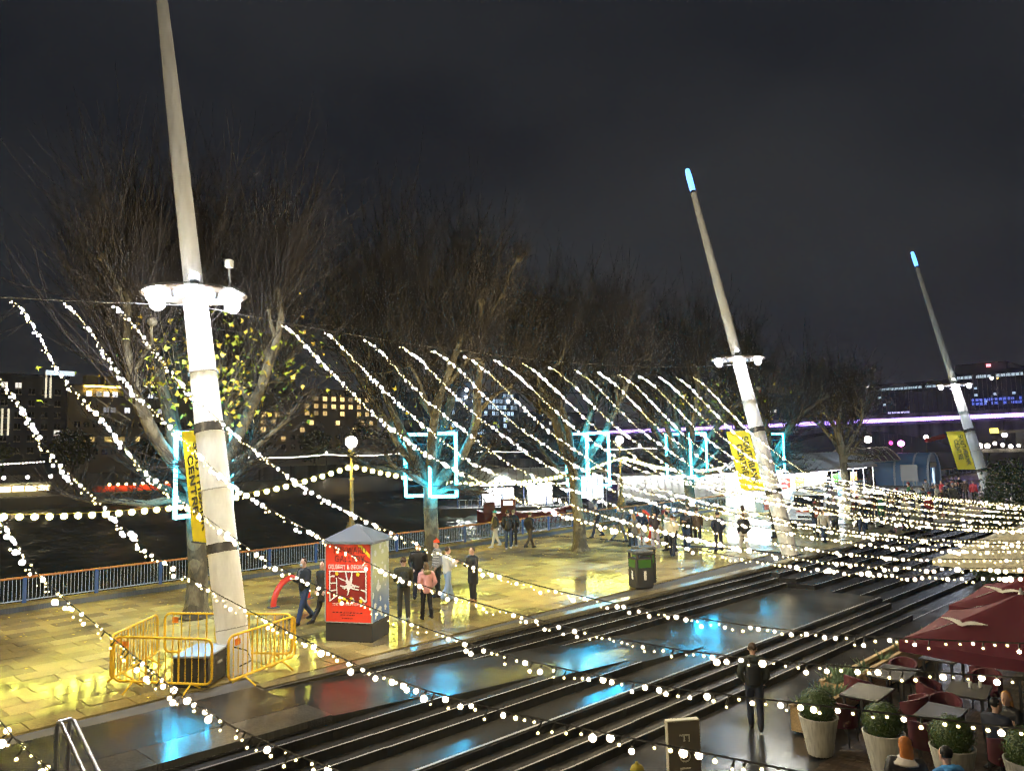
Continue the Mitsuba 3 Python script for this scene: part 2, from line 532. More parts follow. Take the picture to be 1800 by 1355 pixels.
bank = thing('far_embankment', kind='structure')
put(bank, cat([box(-300, 700, 256, 258, -6, 1.2), box(-300, 700, 258, 420, -6, .6)]), 'river_wall_stone')
right_bank = thing('ground', kind='structure')
put(right_bank, cat([box(130, 700, -200, 28.9, -6, -1.4)]), 'dark_concrete')
podium = thing('pier_podium', kind='structure')
put(podium, cat([box(75.5, 92, 21.4, 28.0, 0.0, .44)]), 'concrete')
part(podium, 'coping_stone', box(75.4, 92.1, 21.3, 21.75, .44, .52), 'granite_band')

# ------------------------------------------------------------------ quay railing
rail = thing('quay_railing', 'grey balustrade with blue posts and brass coloured handrail along the river edge', 'railing')
part(rail, 'handrail', tube([(-30, 28.2, 1.02), (200, 28.2, 1.02)], .038, 8), 'brass_rail', smooth=60)
part(rail, 'bottom_rail', box(-30, 200, 28.18, 28.22, .30, .335), 'grey_blue_paint')
bal = []
for i in range(96):
    xp = -9.6 + 2.1 * i
    if xp > 150: break
    if i < 26: part(rail, 'post', bbox((.11, .07, .80), (xp, 28.2, .62)), 'blue_paint')
    else: bal.append(bbox((.11, .07, .80), (xp, 28.2, .62)))
    for k in range(1, 19):
        x = xp + 2.1 * k / 19
        m = bbox((.018, .018, .67), (x, 28.2, .667))
        if 4.6 < x < 38.5: part(rail, 'baluster', m, 'grey_blue_paint')
        elif x < 110: bal.append(m)
part(rail, 'outer_balusters', cat(bal), 'grey_blue_paint', kind='stuff')

# ------------------------------------------------------------------ bridge
br = thing('road_bridge', 'long low concrete bridge over the river edged with a violet light strip', 'bridge')
part(br, 'deck', box(178, 193, -80, 262, 8.4, 9.55), 'dark_concrete')
part(br, 'parapet', box(177.7, 178.0, -80, 262, 9.3, 10.75), 'concrete')
part(br, 'light_strip', box(177.55, 177.69, -80, 138, 9.05, 9.85), 'lamp_off', emit=(.95, .55, 2.3), weight=.3)
for k, yc in enumerate((8, 66, 124, 182, 240)):
    y0, y1 = yc - 29, yc + 29
    arch = [(y0, 8.4)] + [(yc - 26 + 52 * t, 1.5 + 6.1 * math.sin(math.pi * t) ** .75) for t in np.linspace(0, 1, 15)] + [(y1, 8.4)]
    v, f = extrude(arch, 14.0)
    part(br, 'arch', (np.column_stack([178.5 + v[:, 2], v[:, 0], v[:, 1]]), f[:, ::-1]), 'dark_concrete')
    part(br, 'pier', box(178.2, 192.8, yc - 31.5, yc - 26.5, -6, 8.39), 'dark_concrete')
for y in (36.0, 60.0, 86, 112, 138, 164):
    t = thing('bridge_lamp', None, 'street lamp', 'lamps standing on the bridge')
    labels[t]['label'] = {36.0: 'globe lamp on the bridge, the first from the right', 60.0: 'globe lamp on the bridge, the second from the right'}.get(y, 'globe lamp on the bridge, the %s from the right, half hidden by bare trees' % {86: 'third', 112: 'fourth', 138: 'fifth', 164: 'sixth'}.get(int(y), 'last'))
    part(t, 'post', tube([(178.6, y, 9.5), (178.6, y, 16.6)], [.09, .06], 6), 'dark_metal')
    part(t, 'globe', ball((178.6, y, 17.1), .34 if y < 70 else .2, 2), 'glass_lamp', smooth=True, emit=(7, 6.6, 6.2), weight=.1)
    part(t, 'side_lamp', ball((178.6, y - 1.0, 17.0), .17 if y < 70 else .1, 1), 'glass_lamp', emit=(3.2, 1.5, .15), weight=.02)

UZ = np.array([0, 0, 1.0])
# ================================================================== masts
ORD = ['nearest', 'middle', 'farthest']
MASTS = [((8.2, 16.2), (7.95, 17.9)), ((31.95, 14.3), (31.9, 16.2)), ((59.0, 12.3), (59.6, 14.25))]
for k, (b, q) in enumerate(MASTS):
    B, Q = np.array([*b, 0.0]), np.array([*q, 8.42])
    u = (Q - B) / np.linalg.norm(Q - B)
    t = thing('light_mast', f'{ORD[k]} leaning white lighting mast with a disc of floodlights and a yellow banner', 'lighting mast', 'leaning lighting masts')
    tip = .6 if k == 2 else 0.0
    at = lambda z: B + u * (z / u[2])
    part(t, 'lower_shaft', tube([at(-.05), at(2.7), at(5.4), at(8.35)], [.34, .33, .315, .275], 24), 'mast_paint', smooth=60)
    part(t, 'upper_shaft', tube([at(8.66), at(11.5), at(14.3), at(16.6 + tip)], [.225, .205, .175, .135], 20), 'mast_paint', smooth=60)
    part(t, 'tip', tube([at(16.72 + tip), at(16.76 + tip), at(17.4 + tip), at(17.8 + tip), at(17.86 + tip)], [.10, .135, .145, .115, .07], 14), 'lamp_off', smooth=50, emit=(.16, .55, 1.9), weight=.2)
    part(t, 'tip_collar', tube([at(16.58 + tip), at(16.73 + tip)], [.125, .10], 12), 'black_metal')
    for z in (5.30, 2.62):
        part(t, 'clamp', tube([at(z - .10), at(z + .10)], [.345, .34], 24), 'black_metal', smooth=60)
    for z in (.9, 3.9, 6.6):                              # welded joints
        part(t, 'joint', tube([at(z - .012), at(z + .012)], [.343, .342], 24), 'grey_metal')
    # the disc of floodlights
    P = at(8.5)
    part(t, 'platform', lathe([(.26, -.09), (.8, -.075), (1.13, -.035), (1.19, .0), (1.13, .03), (.26, .06)], 32, P), 'platform_metal', smooth=40)
    part(t, 'ring_rail', tube([P + [1.15 * math.cos(a), 1.15 * math.sin(a), .06] for a in np.linspace(0, 2 * math.pi, 33)], .014, 5), 'dark_metal')
    az0 = math.atan2(-P[1], -P[0])                        # towards the terrace
    for j in range(6):
        a = az0 + math.radians(-62 + j * 60)
        d = np.array([math.cos(a), math.sin(a), 0])
        f = part(t, 'floodlight', bbox((.12, .26, .16), P + d * .90 + [0, 0, -.15], a, .03), 'dark_metal')
        dn = d * .80 - np.array([0, 0, .60])
        a1, b1 = frame_of(dn)
        lc = P + d * .98 + np.array([0, 0, -.13])
        ang = np.linspace(0, 2 * np.pi, 17)[:-1]
        part(f, 'lens', ball(lc, .145 if k else .19, 2), 'glass_lamp', smooth=True, emit=np.array(FLOOD) * (1 if j < 4 else .5), weight=3 if k == 0 else 2)
    for j in range(4):                                    # shaft lights under the disc, aimed down the mast
        a = az0 + math.radians(-100 + 66 * j)
        d = np.array([math.cos(a), math.sin(a), 0])
        c = at(8.36) + d * .80
        nrm_ = -d * .62 - UZ * .78
        e1, e2 = frame_of(nrm_)
        f = part(t, 'shaft_light', tube([c - nrm_ * .12, c], [.06, .115], 12), 'dark_metal')
        ang = np.arange(16) * 2 * np.pi / 16
        dv = np.vstack([c + nrm_ * .004, c + nrm_ * .004 + .105 * (np.cos(ang)[:, None] * e1 + np.sin(ang)[:, None] * e2)])
        df = np.stack([np.zeros(16, int), 1 + np.arange(16), 1 + (np.arange(16) + 1) % 16], 1)
        if np.cross(dv[2] - dv[1], dv[0] - dv[1]) @ nrm_ < 0: df = df[:, ::-1]
        part(f, 'lens', (dv, df), 'glass_lamp', emit=np.array(FLOOD) * 9.0, weight=2)
    c = at(8.62) + np.array([math.cos(az0), math.sin(az0), 0]) * .62    # uplight on the disc
    f = part(t, 'uplight', tube([c, c + [0, 0, .14]], .10, 10), 'dark_metal')
    part(f, 'lens', ball(c + [0, 0, .19], .115 if k == 0 else .085, 2), 'glass_lamp', smooth=True, emit=np.array(FLOOD) * (8, 7.8, 7.2), weight=2)
    # sensor box on a bracket
    if k == 0:
        c = P + np.array([.55, -.62, .12])
        f = part(t, 'sensor', bbox((.16, .16, .2), c + [0, 0, .62], .6, .015), 'white_paint')
        part(f, 'bracket', tube([c, c + [.02, 0, .25], c + [0, 0, .52]], .022, 6), 'grey_metal')
        part(f, 'foot', lathe([(.16, 0), (.16, .03)], 14, c), 'grey_metal')
    # the banner hangs from two short arms on the quay side
    bd = np.array([-.03, 1.0, 0]) if k == 0 else np.array([-.12, 1.0, 0])
    bd /= np.linalg.norm(bd)
    w = 1.05
    zs = np.linspace(2.68, 5.28, 9)
    v, uvs = [], []
    for z in zs:
        for s in np.linspace(0, 1, 5):
            off = .36 + w * s * (1 - (.30 * max(0, (z - 4.6)) if k == 0 else 0) * .0)
            bulge = .05 * math.sin(math.pi * s) * math.sin(z * 2.2)
            v.append(at(z) + bd * off + np.array([-bd[1], bd[0], 0]) * bulge)
    f = []
    for i in range(8):
        for j in range(4):
            a = i * 5 + j
            f += [[a, a + 1, a + 6], [a, a + 6, a + 5]]
    bn = part(t, 'banner', (np.array(v), np.array(f)), 'banner_yellow', smooth=True)
    for z in (5.30, 2.66):
        part(bn, 'arm', tube([at(z) + bd * .30, at(z) + bd * (w + .42)], .02, 6), 'black_metal')
    nrm = np.array([-bd[1], bd[0], 0])
    if nrm @ (EYE - P) < 0: nrm = -nrm
    for row, (txt, o) in enumerate((('SOUTHBANK', .74), ('CENTRE', 1.10))):
        m = squash(text(txt, .25, True, .006), 2.1 if row == 0 else 1.4)
        # letters read downwards along the shaft; their tops face away from it or towards it so that they are not mirrored
        ex = -u
        ey = np.cross(nrm, ex)
        base = at(3.98) + bd * o + nrm * .062
        part(bn, 'lettering', move(m, base, basis(ex, ey, nrm)), 'print_black', label=f'black lettering {txt} reading down the banner')

# ================================================================== strings of fairy lights
ZT = np.array([[-.6, 3.45], [1.8, 3.18], [3, 3.08], [4, 3.08], [5, 3.13], [6, 3.24], [7, 3.40], [8, 3.61], [9, 3.86], [10.5, 4.33], [12, 4.94], [13.2, 5.50], [15, 6.34], [16.7, 7.42], [17.6, 7.92]])


def cable_y(x): return 17.9 - 1.7 * max(0, x - 7.95) / 23.95 if x < 31.9 else 16.2 - 2.0 * (x - 31.9) / 26.7


def cable_z(x):
    for a, b in ((-16, 7.95), (7.95, 31.9), (31.9, 59.6)):
        if a <= x <= b:
            q = (x - a) / (b - a)
            return 8.25 - 2.3 * q * (1 - q)
    return 7.7


for a, b, nm in ((-16, 7.95, 'left of the nearest mast'), (7.95, 31.9, 'between the nearest and the middle mast'), (31.9, 59.6, 'between the middle and the farthest mast')):
    xs = np.linspace(a, b, 25)
    single('span_cable', tube([(x, cable_y(x), cable_z(x)) for x in xs], .012, 5), 'cable', f'thin dark cable strung {nm}, carrying the fairy lights', 'cable')

nth = ['first', 'second', 'third', 'fourth', 'fifth', 'sixth', 'seventh', 'eighth', 'ninth', 'tenth', 'eleventh', 'twelfth', 'thirteenth', 'fourteenth', 'fifteenth', 'sixteenth', 'seventeenth', 'eighteenth', 'nineteenth', 'twentieth', 'twenty-first', 'twenty-second', 'twenty-third', 'twenty-fourth']
XS = [-.75, .3, 1.3, 2.25, 3.2, 4.18, 5.14, 6.12] + [10.12, 11.3, 12.5, 13.7] + [14.9 + 1.215 * i for i in range(12)]
bulb_rng = np.random.default_rng(11)
all_b = []
for si, x in enumerate(XS):
    yt, zt = cable_y(x), cable_z(x)
    sag = bulb_rng.uniform(-.10, .10)
    ys = np.linspace(-.6, yt, 60)
    qq = (ys + .6) / (yt + .6)
    zz = np.interp(qq, (ZT[:, 0] + .6) / 18.2, ZT[:, 1])
    zz = np.convolve(np.pad(zz, 3, mode='edge'), np.ones(7) / 7, 'valid')
    zz = zz + (zt - .03 - zz[-1]) * qq ** 3 + sag * np.sin(np.pi * qq) - np.clip((x - 5) / 18, 0, 1.2) * np.interp(ys, [-.6, 4, 6.4, 8, 10, 12, 14, 16, 17.8], [.2, .42, .55, .72, 1.0, 1.45, 1.1, .4, 0])
    pts = np.column_stack([x + .03 * np.sin(ys * 1.7 + si), ys, zz])
    L = np.concatenate([[0], np.cumsum(np.linalg.norm(np.diff(pts, axis=0), axis=1))])
    dl = np.cumsum(bulb_rng.uniform(.050, .098, 500))
    dl = dl[dl < L[-1] - .05]
    c = np.column_stack([np.interp(dl, L, pts[:, i]) for i in range(3)])
    hang = bulb_rng.choice([-1, 1], len(dl)) * bulb_rng.uniform(.008, .048, len(dl))
    wire_pts = c.copy()
    c[:, 2] += np.where(hang > 0, -.6 * hang, hang) - .012
    c[:, 0] += hang * .8
    # runs of bulbs that are lit bright or dim together, as the twinkle circuit has them
    seg = np.sin(dl * 1.35 + si * 1.9) + .7 * np.sin(dl * 3.1 + si * .7)
    big = bulb_rng.random(len(dl)) < np.clip(.36 + .20 * seg, .08, .75)
    all_b.append((pts, c, big, wire_pts))
# the bulbs that show largest become parts of their own
flat = np.array([(si, bi, *p) for si, (_, c, _, _) in enumerate(all_b) for bi, p in enumerate(c)])
relb = flat[:, 2:] - EYE
db = relb @ FWD
inb = (db > 2) & (np.abs(relb @ RGT) < .68 * db) & (np.abs(relb @ UPV) < .52 * db)
lead = np.argsort(np.where(inb, db, 1e9))[:230]
lead = {(int(flat[i, 0]), int(flat[i, 1])) for i in lead}
for si, (pts, c, big, wp) in enumerate(all_b):
    x = XS[si]
    if x < 7:
        k = sum(1 for q in XS if x < q < 7)
        lb, g = f'string of fairy lights, the {nth[k]} one to the left of the nearest mast', None
    elif x < 32:
        k = sum(1 for q in XS if 7 < q < x)
        lb = f'string of fairy lights, the {nth[k]} one to the right of the nearest mast'
        g = None if k < 10 else 1
    else:
        lb, g = 'string of fairy lights over the steps between the middle and the farthest mast', 1
    t = thing('fairy_light_string', lb, 'string lights', 'strings of fairy lights over the terrace')
    part(t, 'wire', tube(pts[::2], (.0045 if x < 14 else .007), 4, caps=False), 'cable')
    near = pts[:, 1].min()
    d0 = np.linalg.norm(c - EYE, axis=1)
    rb = np.where(big, .0228, .0120) * np.clip(d0 / 9.0, .85, 1.18 if x < 7 else 1.5) * np.exp(np.random.default_rng(si).normal(-.10, .18, len(c)))
    ids = np.array([(si, i) in lead for i in range(len(c))])
    if ids.any():
        part(t, 'lampholders', cat([tube([wp[i], c[i] + (wp[i] - c[i]) * .15 + [0, 0, rb[i]]], [.004, .007], 5) for i in np.nonzero(ids)[0]]), 'cable', kind='stuff')
    for i in np.nonzero(ids)[0]:
        b = part(t, 'bulb', ball(c[i], rb[i], 2), 'glass_lamp', smooth=True, emit=np.array(WARM) * .065 if big[i] else WARM_SMALL, weight=.02)
    lowp = c[:, 1] < 8.5                                   # the run over the restaurant terrace is on a dimmer circuit
    for sel, nm, em, w in ((big & ~ids & ~lowp, 'bright_bulbs', np.array(WARM) * (1.7 if x < 7 else 1.0), 1.6), (big & ~ids & lowp, 'terrace_bulbs', np.array(WARM) * .065, .5), (~big & ~ids, 'small_bulbs', WARM_SMALL, .4)):
        if sel.any():
            part(t, nm, balls(c[sel], rb[sel], 1 if x < 12 else 0), 'glass_lamp', smooth=True, emit=em, weight=w, kind='stuff')

# ================================================================== embankment lamp standards and the chain of globes between them
LAMPS = [0.0, 20.0, 40.4, 60.5]
CH = (100.0, 69.0, 5.5)


def lamp_standard(x, y, z0, globe_r, mat_col, label, h=5.1):
    t = thing('lamp_standard', label, 'street lamp', 'ornate lamp standards along the river')
    part(t, 'base', lathe([(.42, 0), (.42, .25), (.36, .3), (.40, .42), (.34, .62), (.26, .78), (.30, .95), (.20, 1.15), (.15, 1.5)], 16, (x, y, z0)), mat_col, smooth=40)
    for a in (0.6, 2.7, 4.8):                             # scaly fish wound round the foot
        pts = [(x + (.36 - .05 * q) * math.cos(a + q * .55), y + (.36 - .05 * q) * math.sin(a + q * .55), z0 + .25 + .33 * q) for q in range(5)]
        part(t, 'dolphin', tube(pts, [.15, .13, .10, .07, .03], 7), mat_col, smooth=50)
    part(t, 'column', lathe([(.12, 1.45), (.085, 2.4), (.07, 3.6), (.06, h - .62)], 12, (x, y, z0)), mat_col, smooth=50)
    for zz in (1.62, 2.5, 3.4): part(t, 'collar', lathe([(.10, zz), (.135, zz + .04), (.10, zz + .09)], 12, (x, y, z0)), mat_col, smooth=50)
    part(t, 'neck', lathe([(.06, h - .62), (.13, h - .5), (.16, h - .36), (.10, h - .3)], 12, (x, y, z0)), mat_col, smooth=50)
    part(t, 'globe', ball((x, y, z0 + h), globe_r, 2), 'glass_lamp', smooth=True, emit=(9, 8.2, 7.2), weight=1)
    part(t, 'finial', lathe([(.10, 0), (.05, .08), (.02, .16)], 10, (x, y, z0 + h + globe_r - .02)), mat_col)


mat('lamp_iron', (.14, .12, .075), 0.5, 0.5, 0.2)
for x, lb in zip(LAMPS[1:], ('lamp standard with a glowing globe beyond the poster kiosk', 'lamp standard half hidden behind the third tree', 'lamp standard by the pier, left of the middle mast')):
    lamp_standard(x, 28.95, .1, .27, 'lamp_iron', lb)
lamp_standard(78.6, 26.7, .52, .36, 'black_metal', 'black lamp standard with a white globe in front of the lit pier entrance', 4.45)
for k in range(3):
    x0, x1 = LAMPS[k], LAMPS[k + 1]
    n = 46
    q = (np.arange(n) + .5) / n
    xs = x0 + (x1 - x0) * q
    zs = 4.12 - 4 * (1.35 if k == 0 else 1.22) * q * (1 - q)
    pts = np.column_stack([xs, np.full(n, 28.9), zs])
    t = thing('globe_chain', ('chain of yellow globe lights sagging between lamp standards at the left edge', 'chain of yellow globe lights sagging behind the second tree', 'chain of yellow globe lights sagging before the pier pavilions')[k], 'string lights', 'globe chains between the lamp standards')
    part(t, 'wire', tube(pts + [0, 0, .085], .012, 4), 'cable')
    if k < 2:
        for i in range(n):
            part(t, 'globe', ball(pts[i], .108, 2), 'glass_lamp', smooth=True, emit=CH, weight=.10)
    else:
        part(t, 'globes', balls(pts, .115, 1), 'glass_lamp', smooth=True, emit=CH, weight=.8, kind='stuff')

# ================================================================== bare plane trees
def limb(p0, d, L, r0, r1, rg, n=8, wob=.16, up=.05):
    pts, p, d = [np.array(p0, float)], np.array(p0, float), np.array(d, float)
    d /= np.linalg.norm(d)
    for i in range(n):
        d = d + rg.normal(0, wob, 3) + [0, 0, up]
        d /= np.linalg.norm(d)
        p = p + d * L / n
        pts.append(p.copy())
    return np.array(pts), np.linspace(r0, r1, n + 1), d


def plane_tree(x, y, H, R, label, seed, low=1.0, shoots=900, leaves=None, lean=0.0):
    rg = np.random.default_rng(seed)
    t = thing('plane_tree', label, 'tree', 'bare plane trees along the quay')
    fork = 3.3 + rg.uniform(0, .5)
    thick = min(1.35, max(.8, math.hypot(x, y) / 27))
    ctr = np.array([[x, y, -.05], [x + .02, y, .35], [x + .05 + lean * .3, y, 1.4], [x + lean * .7, y + .05, 2.4], [x + lean, y + .05, fork]])
    tr = [tube(ctr, [.47, .33, .275, .265, .30], 14)]
    # root flare
    for a in rg.uniform(0, 6.28, 5):
        tr.append(tube([(x + .45 * math.cos(a), y + .45 * math.sin(a), -.04), (x + .24 * math.cos(a), y + .24 * math.sin(a), .15), (x + .1 * math.cos(a), y + .1 * math.sin(a), .7)], [.13, .16, .12], 7))
    mains, tw, lv = [], [], []
    top = ctr[-1]
    heads = []
    nm = 6
    for k in range(nm):
        a = 2 * math.pi * (k + rg.uniform(-.25, .25)) / nm
        el = rg.uniform(.75, 1.25) if k % 2 else rg.uniform(.95, 1.35)
        d = [math.cos(a) * math.cos(el), math.sin(a) * math.cos(el), math.sin(el)]
        Lm = (H - fork) * rg.uniform(.42, .60)
        pts, rr, dd = limb(top - [0, 0, .15], d, Lm, .21, .085, rg, 9, .13, .05)
        mains.append(tube(pts, rr * rg.uniform(.9, 1.15, len(rr)), 9))
        heads.append((pts[-1], dd, 1.0))
        for q in (4, 6, 7, 8):
            a2 = rg.uniform(0, 6.28)
            d2 = dd + np.array([math.cos(a2), math.sin(a2), .25]) * .95
            p2, r2, e2 = limb(pts[q], d2, rg.uniform(1.2, 2.8), rr[q] * .62, .035, rg, 6, .2, .05)
            mains.append(tube(p2, r2, 6))
            heads.append((p2[-1], e2, .8)); heads.append((p2[3], e2, .5))
        heads.append((pts[5], dd, .5))
    for hp, hd, w in heads:                               # pollard knobs
        mains.append(ball(hp, .10 * w + .05, 1))
    # low spreading limbs with hooked twigs
    for k in range(int(6 * low)):
        a = rg.uniform(0, 6.28)
        d = [math.cos(a), math.sin(a), rg.uniform(.12, .5)]
        p1, r1, e1 = limb(top - [0, 0, rg.uniform(0, .5)], d, rg.uniform(2.2, 4.0), .13, .05, rg, 8, .17, .03)
        mains.append(tube(p1, r1, 7))
        for j in range(75):
            q = rg.integers(3, 9)
            a2 = rg.uniform(0, 6.28)
            d2 = e1 * .6 + np.array([math.cos(a2), math.sin(a2), rg.uniform(-.5, .5)])
            p2, r2, _ = limb(p1[min(q, 8)], d2, rg.uniform(.7, 1.9), .017, .004, rg, 5, .12, .16)
            tw.append((p2, r2))
    # long upright shoots
    hp = np.array([h[0] for h in heads]); hw = np.array([h[2] for h in heads])
    pick = rg.choice(len(heads), shoots, p=hw / hw.sum())
    for i in pick:
        p = hp[i] + rg.normal(0, .12, 3)
        out = np.array([p[0] - x, p[1] - y, 0])
        rad = np.linalg.norm(out[:2])
        d = np.array([out[0] * .10, out[1] * .10, 1.0]) + rg.normal(0, .26, 3)
        if rg.random() < .3: d += rg.normal(0, .6, 3)
        e = R * 1.08
        ceil = fork + (H - fork) * math.sqrt(max(.04, 1 - min(.96, (rad / e) ** 2))) * rg.uniform(.72, 1.06)
        Lr = np.clip((ceil - p[2]) * rg.uniform(.45, 1.0), .6, 5.2)
        p2, r2, e2 = limb(p, d, Lr, (.0125 + .0020 * Lr) * thick, .0036 * thick, rg, 6, .135, .09)
        tw.append((p2, r2))
        for j in range(4):
            q = rg.integers(1, 5)
            p3, r3, _ = limb(p2[q], e2 + rg.normal(0, .33, 3), Lr * rg.uniform(.25, .6), .0085 * thick, .0034 * thick, rg, 3, .06, .12)
            tw.append((p3, r3))
    part(t, 'trunk', cat(tr), 'bark', smooth=50)
    part(t, 'limbs', cat(mains), 'bark', smooth=50)
    part(t, 'crown', cat([tube(p, r, 3, caps=False) for p, r in tw]), 'twig', label='fine upright bare shoots', kind='stuff')
    if leaves:
        cen, rad, n = leaves
        for nm_, mt, frac in (('green_leaves', 'leaf_green', .55), ('yellow_leaves', 'leaf_yellow', .45)):
            k = int(n * frac)
            V, F = [], []
            for i in range(k):
                c = np.array(cen) + rg.normal(0, 1, 3) * rad
                s = rg.uniform(.07, .16)
                q = np.linalg.qr(rg.normal(0, 1, (3, 3)))[0]
                V.append(c + (np.array([[0, -.55, .05], [.34, -.30, 0], [.72, -.12, -.12], [.36, .08, 0], [0, .82, -.10], [-.36, .08, 0], [-.72, -.12, -.12], [-.34, -.30, 0]]) * s * rg.uniform([.7, .8, .6], [1.1, 1.1, 2.2])) @ q.T)
                b = 8 * i
                F += [[b, b + 1, b + 3], [b + 1, b + 2, b + 3], [b, b + 3, b + 5], [b + 3, b + 4, b + 5], [b, b + 5, b + 7], [b + 5, b + 6, b + 7]]
            part(t, nm_, (np.vstack(V), np.array(F)), mt, kind='stuff')
            if nm_ == 'green_leaves':                      # the sprigs that carry them
                sp = []
                for i in range(70):
                    c = np.array(cen) + rg.normal(0, 1, 3) * rad
                    c0 = np.array([x, y, fork + 1]) * .35 + c * .65
                    sp.append(tube(limb(c0, c - c0, np.linalg.norm(c - c0), .016, .005, rg, 5, .08, .03)[0], [.018, .015, .012, .010, .008, .005], 3, caps=False))
                part(t, 'sprigs', cat(sp), 'bark', kind='stuff')
    return t


TREES = [(10.17, 22.6, 16.2, 4.5, 1), (19.35, 22.85, 17.3, 4.3, 2), (28.0, 22.5, 15.6, 4.0, 3), (37.7, 22.4, 15.8, 3.8, 4), (48.0, 22.4, 15.4, 3.9, 5)]
plane_tree(.7, 22.6, 12.5, 3.6, 'bare tree whose outer twigs reach in at the left edge of the picture', 10, 1.2, 700, ((2.2, 22.2, 7.0), (1.2, 1.2, .8), 60))
plane_tree(*TREES[0][:4], 'big bare plane tree behind the nearest mast, with some green and yellow leaves', 21, 1.6, 1300, ((10.4, 21.6, 7.2), (1.45, 1.2, .85), 640))
plane_tree(*TREES[1][:4], 'tall bare plane tree behind the people near the poster kiosk', 32, 1.2, 1350, ((19.4, 22, 5.6), (2.2, 1.6, .8), 45), lean=.12)
plane_tree(*TREES[2][:4], 'bare plane tree with a forked trunk, third along the quay', 43, 1.1, 1050, None, lean=-.15)
plane_tree(*TREES[3][:4], 'bare plane tree with yellow green leaves, left of the middle mast', 54, 1.1, 950, ((38.2, 21.6, 7.0), (1.5, 1.5, .9), 300))
plane_tree(*TREES[4][:4], 'bare plane tree just right of the middle mast', 65, .9, 850, ((48, 22, 5), (1.5, 1.5, 1.0), 40))
plane_tree(60.5, 22.4, 12.5, 3.8, 'dark bare tree beside the lit pier shelter', 76, .6, 900)

# ---- cyan tube frames hung on the trunks
NEON = (.42, 17.0, 31.0)


def neon_frame(c, a, w, h, z0, label):
    """upright rectangle of glowing tube; its plane holds the direction a."""
    d = np.array([math.cos(a), math.sin(a), 0])
    p = np.array([c[0], c[1], 0.0])
    q = [p - d * w / 2 + [0, 0, z0], p + d * w / 2 + [0, 0, z0], p + d * w / 2 + [0, 0, z0 + h], p - d * w / 2 + [0, 0, z0 + h]]
    t = thing('tube_frame', label, 'light frame', 'cyan light frames hung on the trees')
    for i in range(4):
        e = (q[(i + 1) % 4] - q[i]) / np.linalg.norm(q[(i + 1) % 4] - q[i]) * (.028 if i % 2 else -.026)
        part(t, 'tube', tube([q[i] - e, q[(i + 1) % 4] + e], 0.066, 8), 'lamp_off', emit=NEON, weight=.6)
    n = np.array([-d[1], d[0], 0])
    part(t, 'bracket', tube([p + [0, 0, z0 + .4] - d * w / 2, p + [0, 0, z0 + .4] + d * w / 2], .014, 5), 'black_metal')
    part(t, 'bracket', tube([p + [0, 0, z0 + h - .4] - d * w / 2, p + [0, 0, z0 + h - .4] + d * w / 2], .014, 5), 'black_metal')


wh = ['first', 'second', 'third', 'fourth', 'fifth']
for k, (tx, ty, _, _, _) in enumerate(TREES):
    b = math.atan2(ty, tx)
    rgt = np.array([math.sin(b), -math.cos(b)]); fw = np.array([math.cos(b), math.sin(b)])
    # (sideways, towards the viewer, turn) of the left and the right frame
    lay = [((-.28, .55, .95), (.62, -.45, .75)), ((-.42, -.45, .15), (.52, .5, -.1)), ((.02, -.5, .1), (.95, .45, 0)), ((-.75, -.4, .5), (.55, .5, .55)), ((-.55, -.4, .8), (.35, .5, .55))][k]
    for (sx, to, turn), side in zip(lay, ('left', 'right')):
        c = np.array([tx, ty]) + rgt * sx - fw * to
        neon_frame(c, math.atan2(rgt[1], rgt[0]) + turn, 1.0, 2.38, 2.98, f'{side} cyan light frame on the {wh[k]} tree along the quay')

# ================================================================== poster kiosk
U1 = np.array([.468, -.884, 0.0]); U2 = np.array([.884, .468, 0.0]); UZ = np.array([0, 0, 1.0])
KO = np.array([10.97, 17.06, 0.0])
KR = basis(U1, U2, UZ)
KW, KD = 1.30, 1.02
kz = thing('poster_kiosk', 'red poster kiosk with a hipped grey roof standing on the wet paving', 'kiosk')
K = lambda m: move(m, KO, KR)
part(kz, 'plinth', K(bbox((KW - .02, KD - .02, .46), (KW / 2, KD / 2, .23), 0, .02)), 'black_metal')
part(kz, 'body', K(box(0.02, KW - .02, .02, KD - .02, .46, 2.40)), 'dark_metal')
v = np.array([[-.10, -.10, 2.40], [KW + .10, -.10, 2.40], [KW + .10, KD + .10, 2.40], [-.10, KD + .10, 2.40], [-.10, -.10, 2.46], [KW + .10, -.10, 2.46], [KW + .10, KD + .10, 2.46], [-.10, KD + .10, 2.46], [KW / 2, KD / 2, 2.86]])
f = np.array([[0, 2, 1], [0, 3, 2], [0, 1, 5], [0, 5, 4], [1, 2, 6], [1, 6, 5], [2, 3, 7], [2, 7, 6], [3, 0, 4], [3, 4, 7], [4, 5, 8], [5, 6, 8], [6, 7, 8], [7, 4, 8]])
part(kz, 'roof', K((v, f)), 'kiosk_roof')
for a in (box(0, .03, -.012, .03, .47, 2.40), box(KW - .03, KW, -.012, .03, .47, 2.40), box(.03, KW - .03, -.012, .03, 2.392, 2.40), box(.03, KW - .03, -.012, .03, .46, .482)):
    part(kz, 'frame', K(a), 'grey_metal')
po = part(kz, 'poster', K(box(.03, KW - .03, 0.0, .02, .48, 2.39)), 'poster_red', label='red exhibition poster')
FACE = lambda m, x, z, d=.003: move(m, KO + U1 * x + UZ * z - U2 * d, basis(U1, UZ, -U2))
part(po, 'lettering', FACE(squash(text('HAYWARD', .155, False, .003), .88), .70, 2.165), 'print_dark', label='dark lettering HAYWARD')
part(po, 'lettering', FACE(squash(text('GALLERY', .155, False, .003), .82), .70, 1.955), 'print_dark', label='dark lettering GALLERY')
part(po, 'lettering', FACE(squash(text('GILBERT & GEORGE', .10, True, .003), 1.08), .64, 1.78), 'print_white', label='white lettering GILBERT & GEORGE')
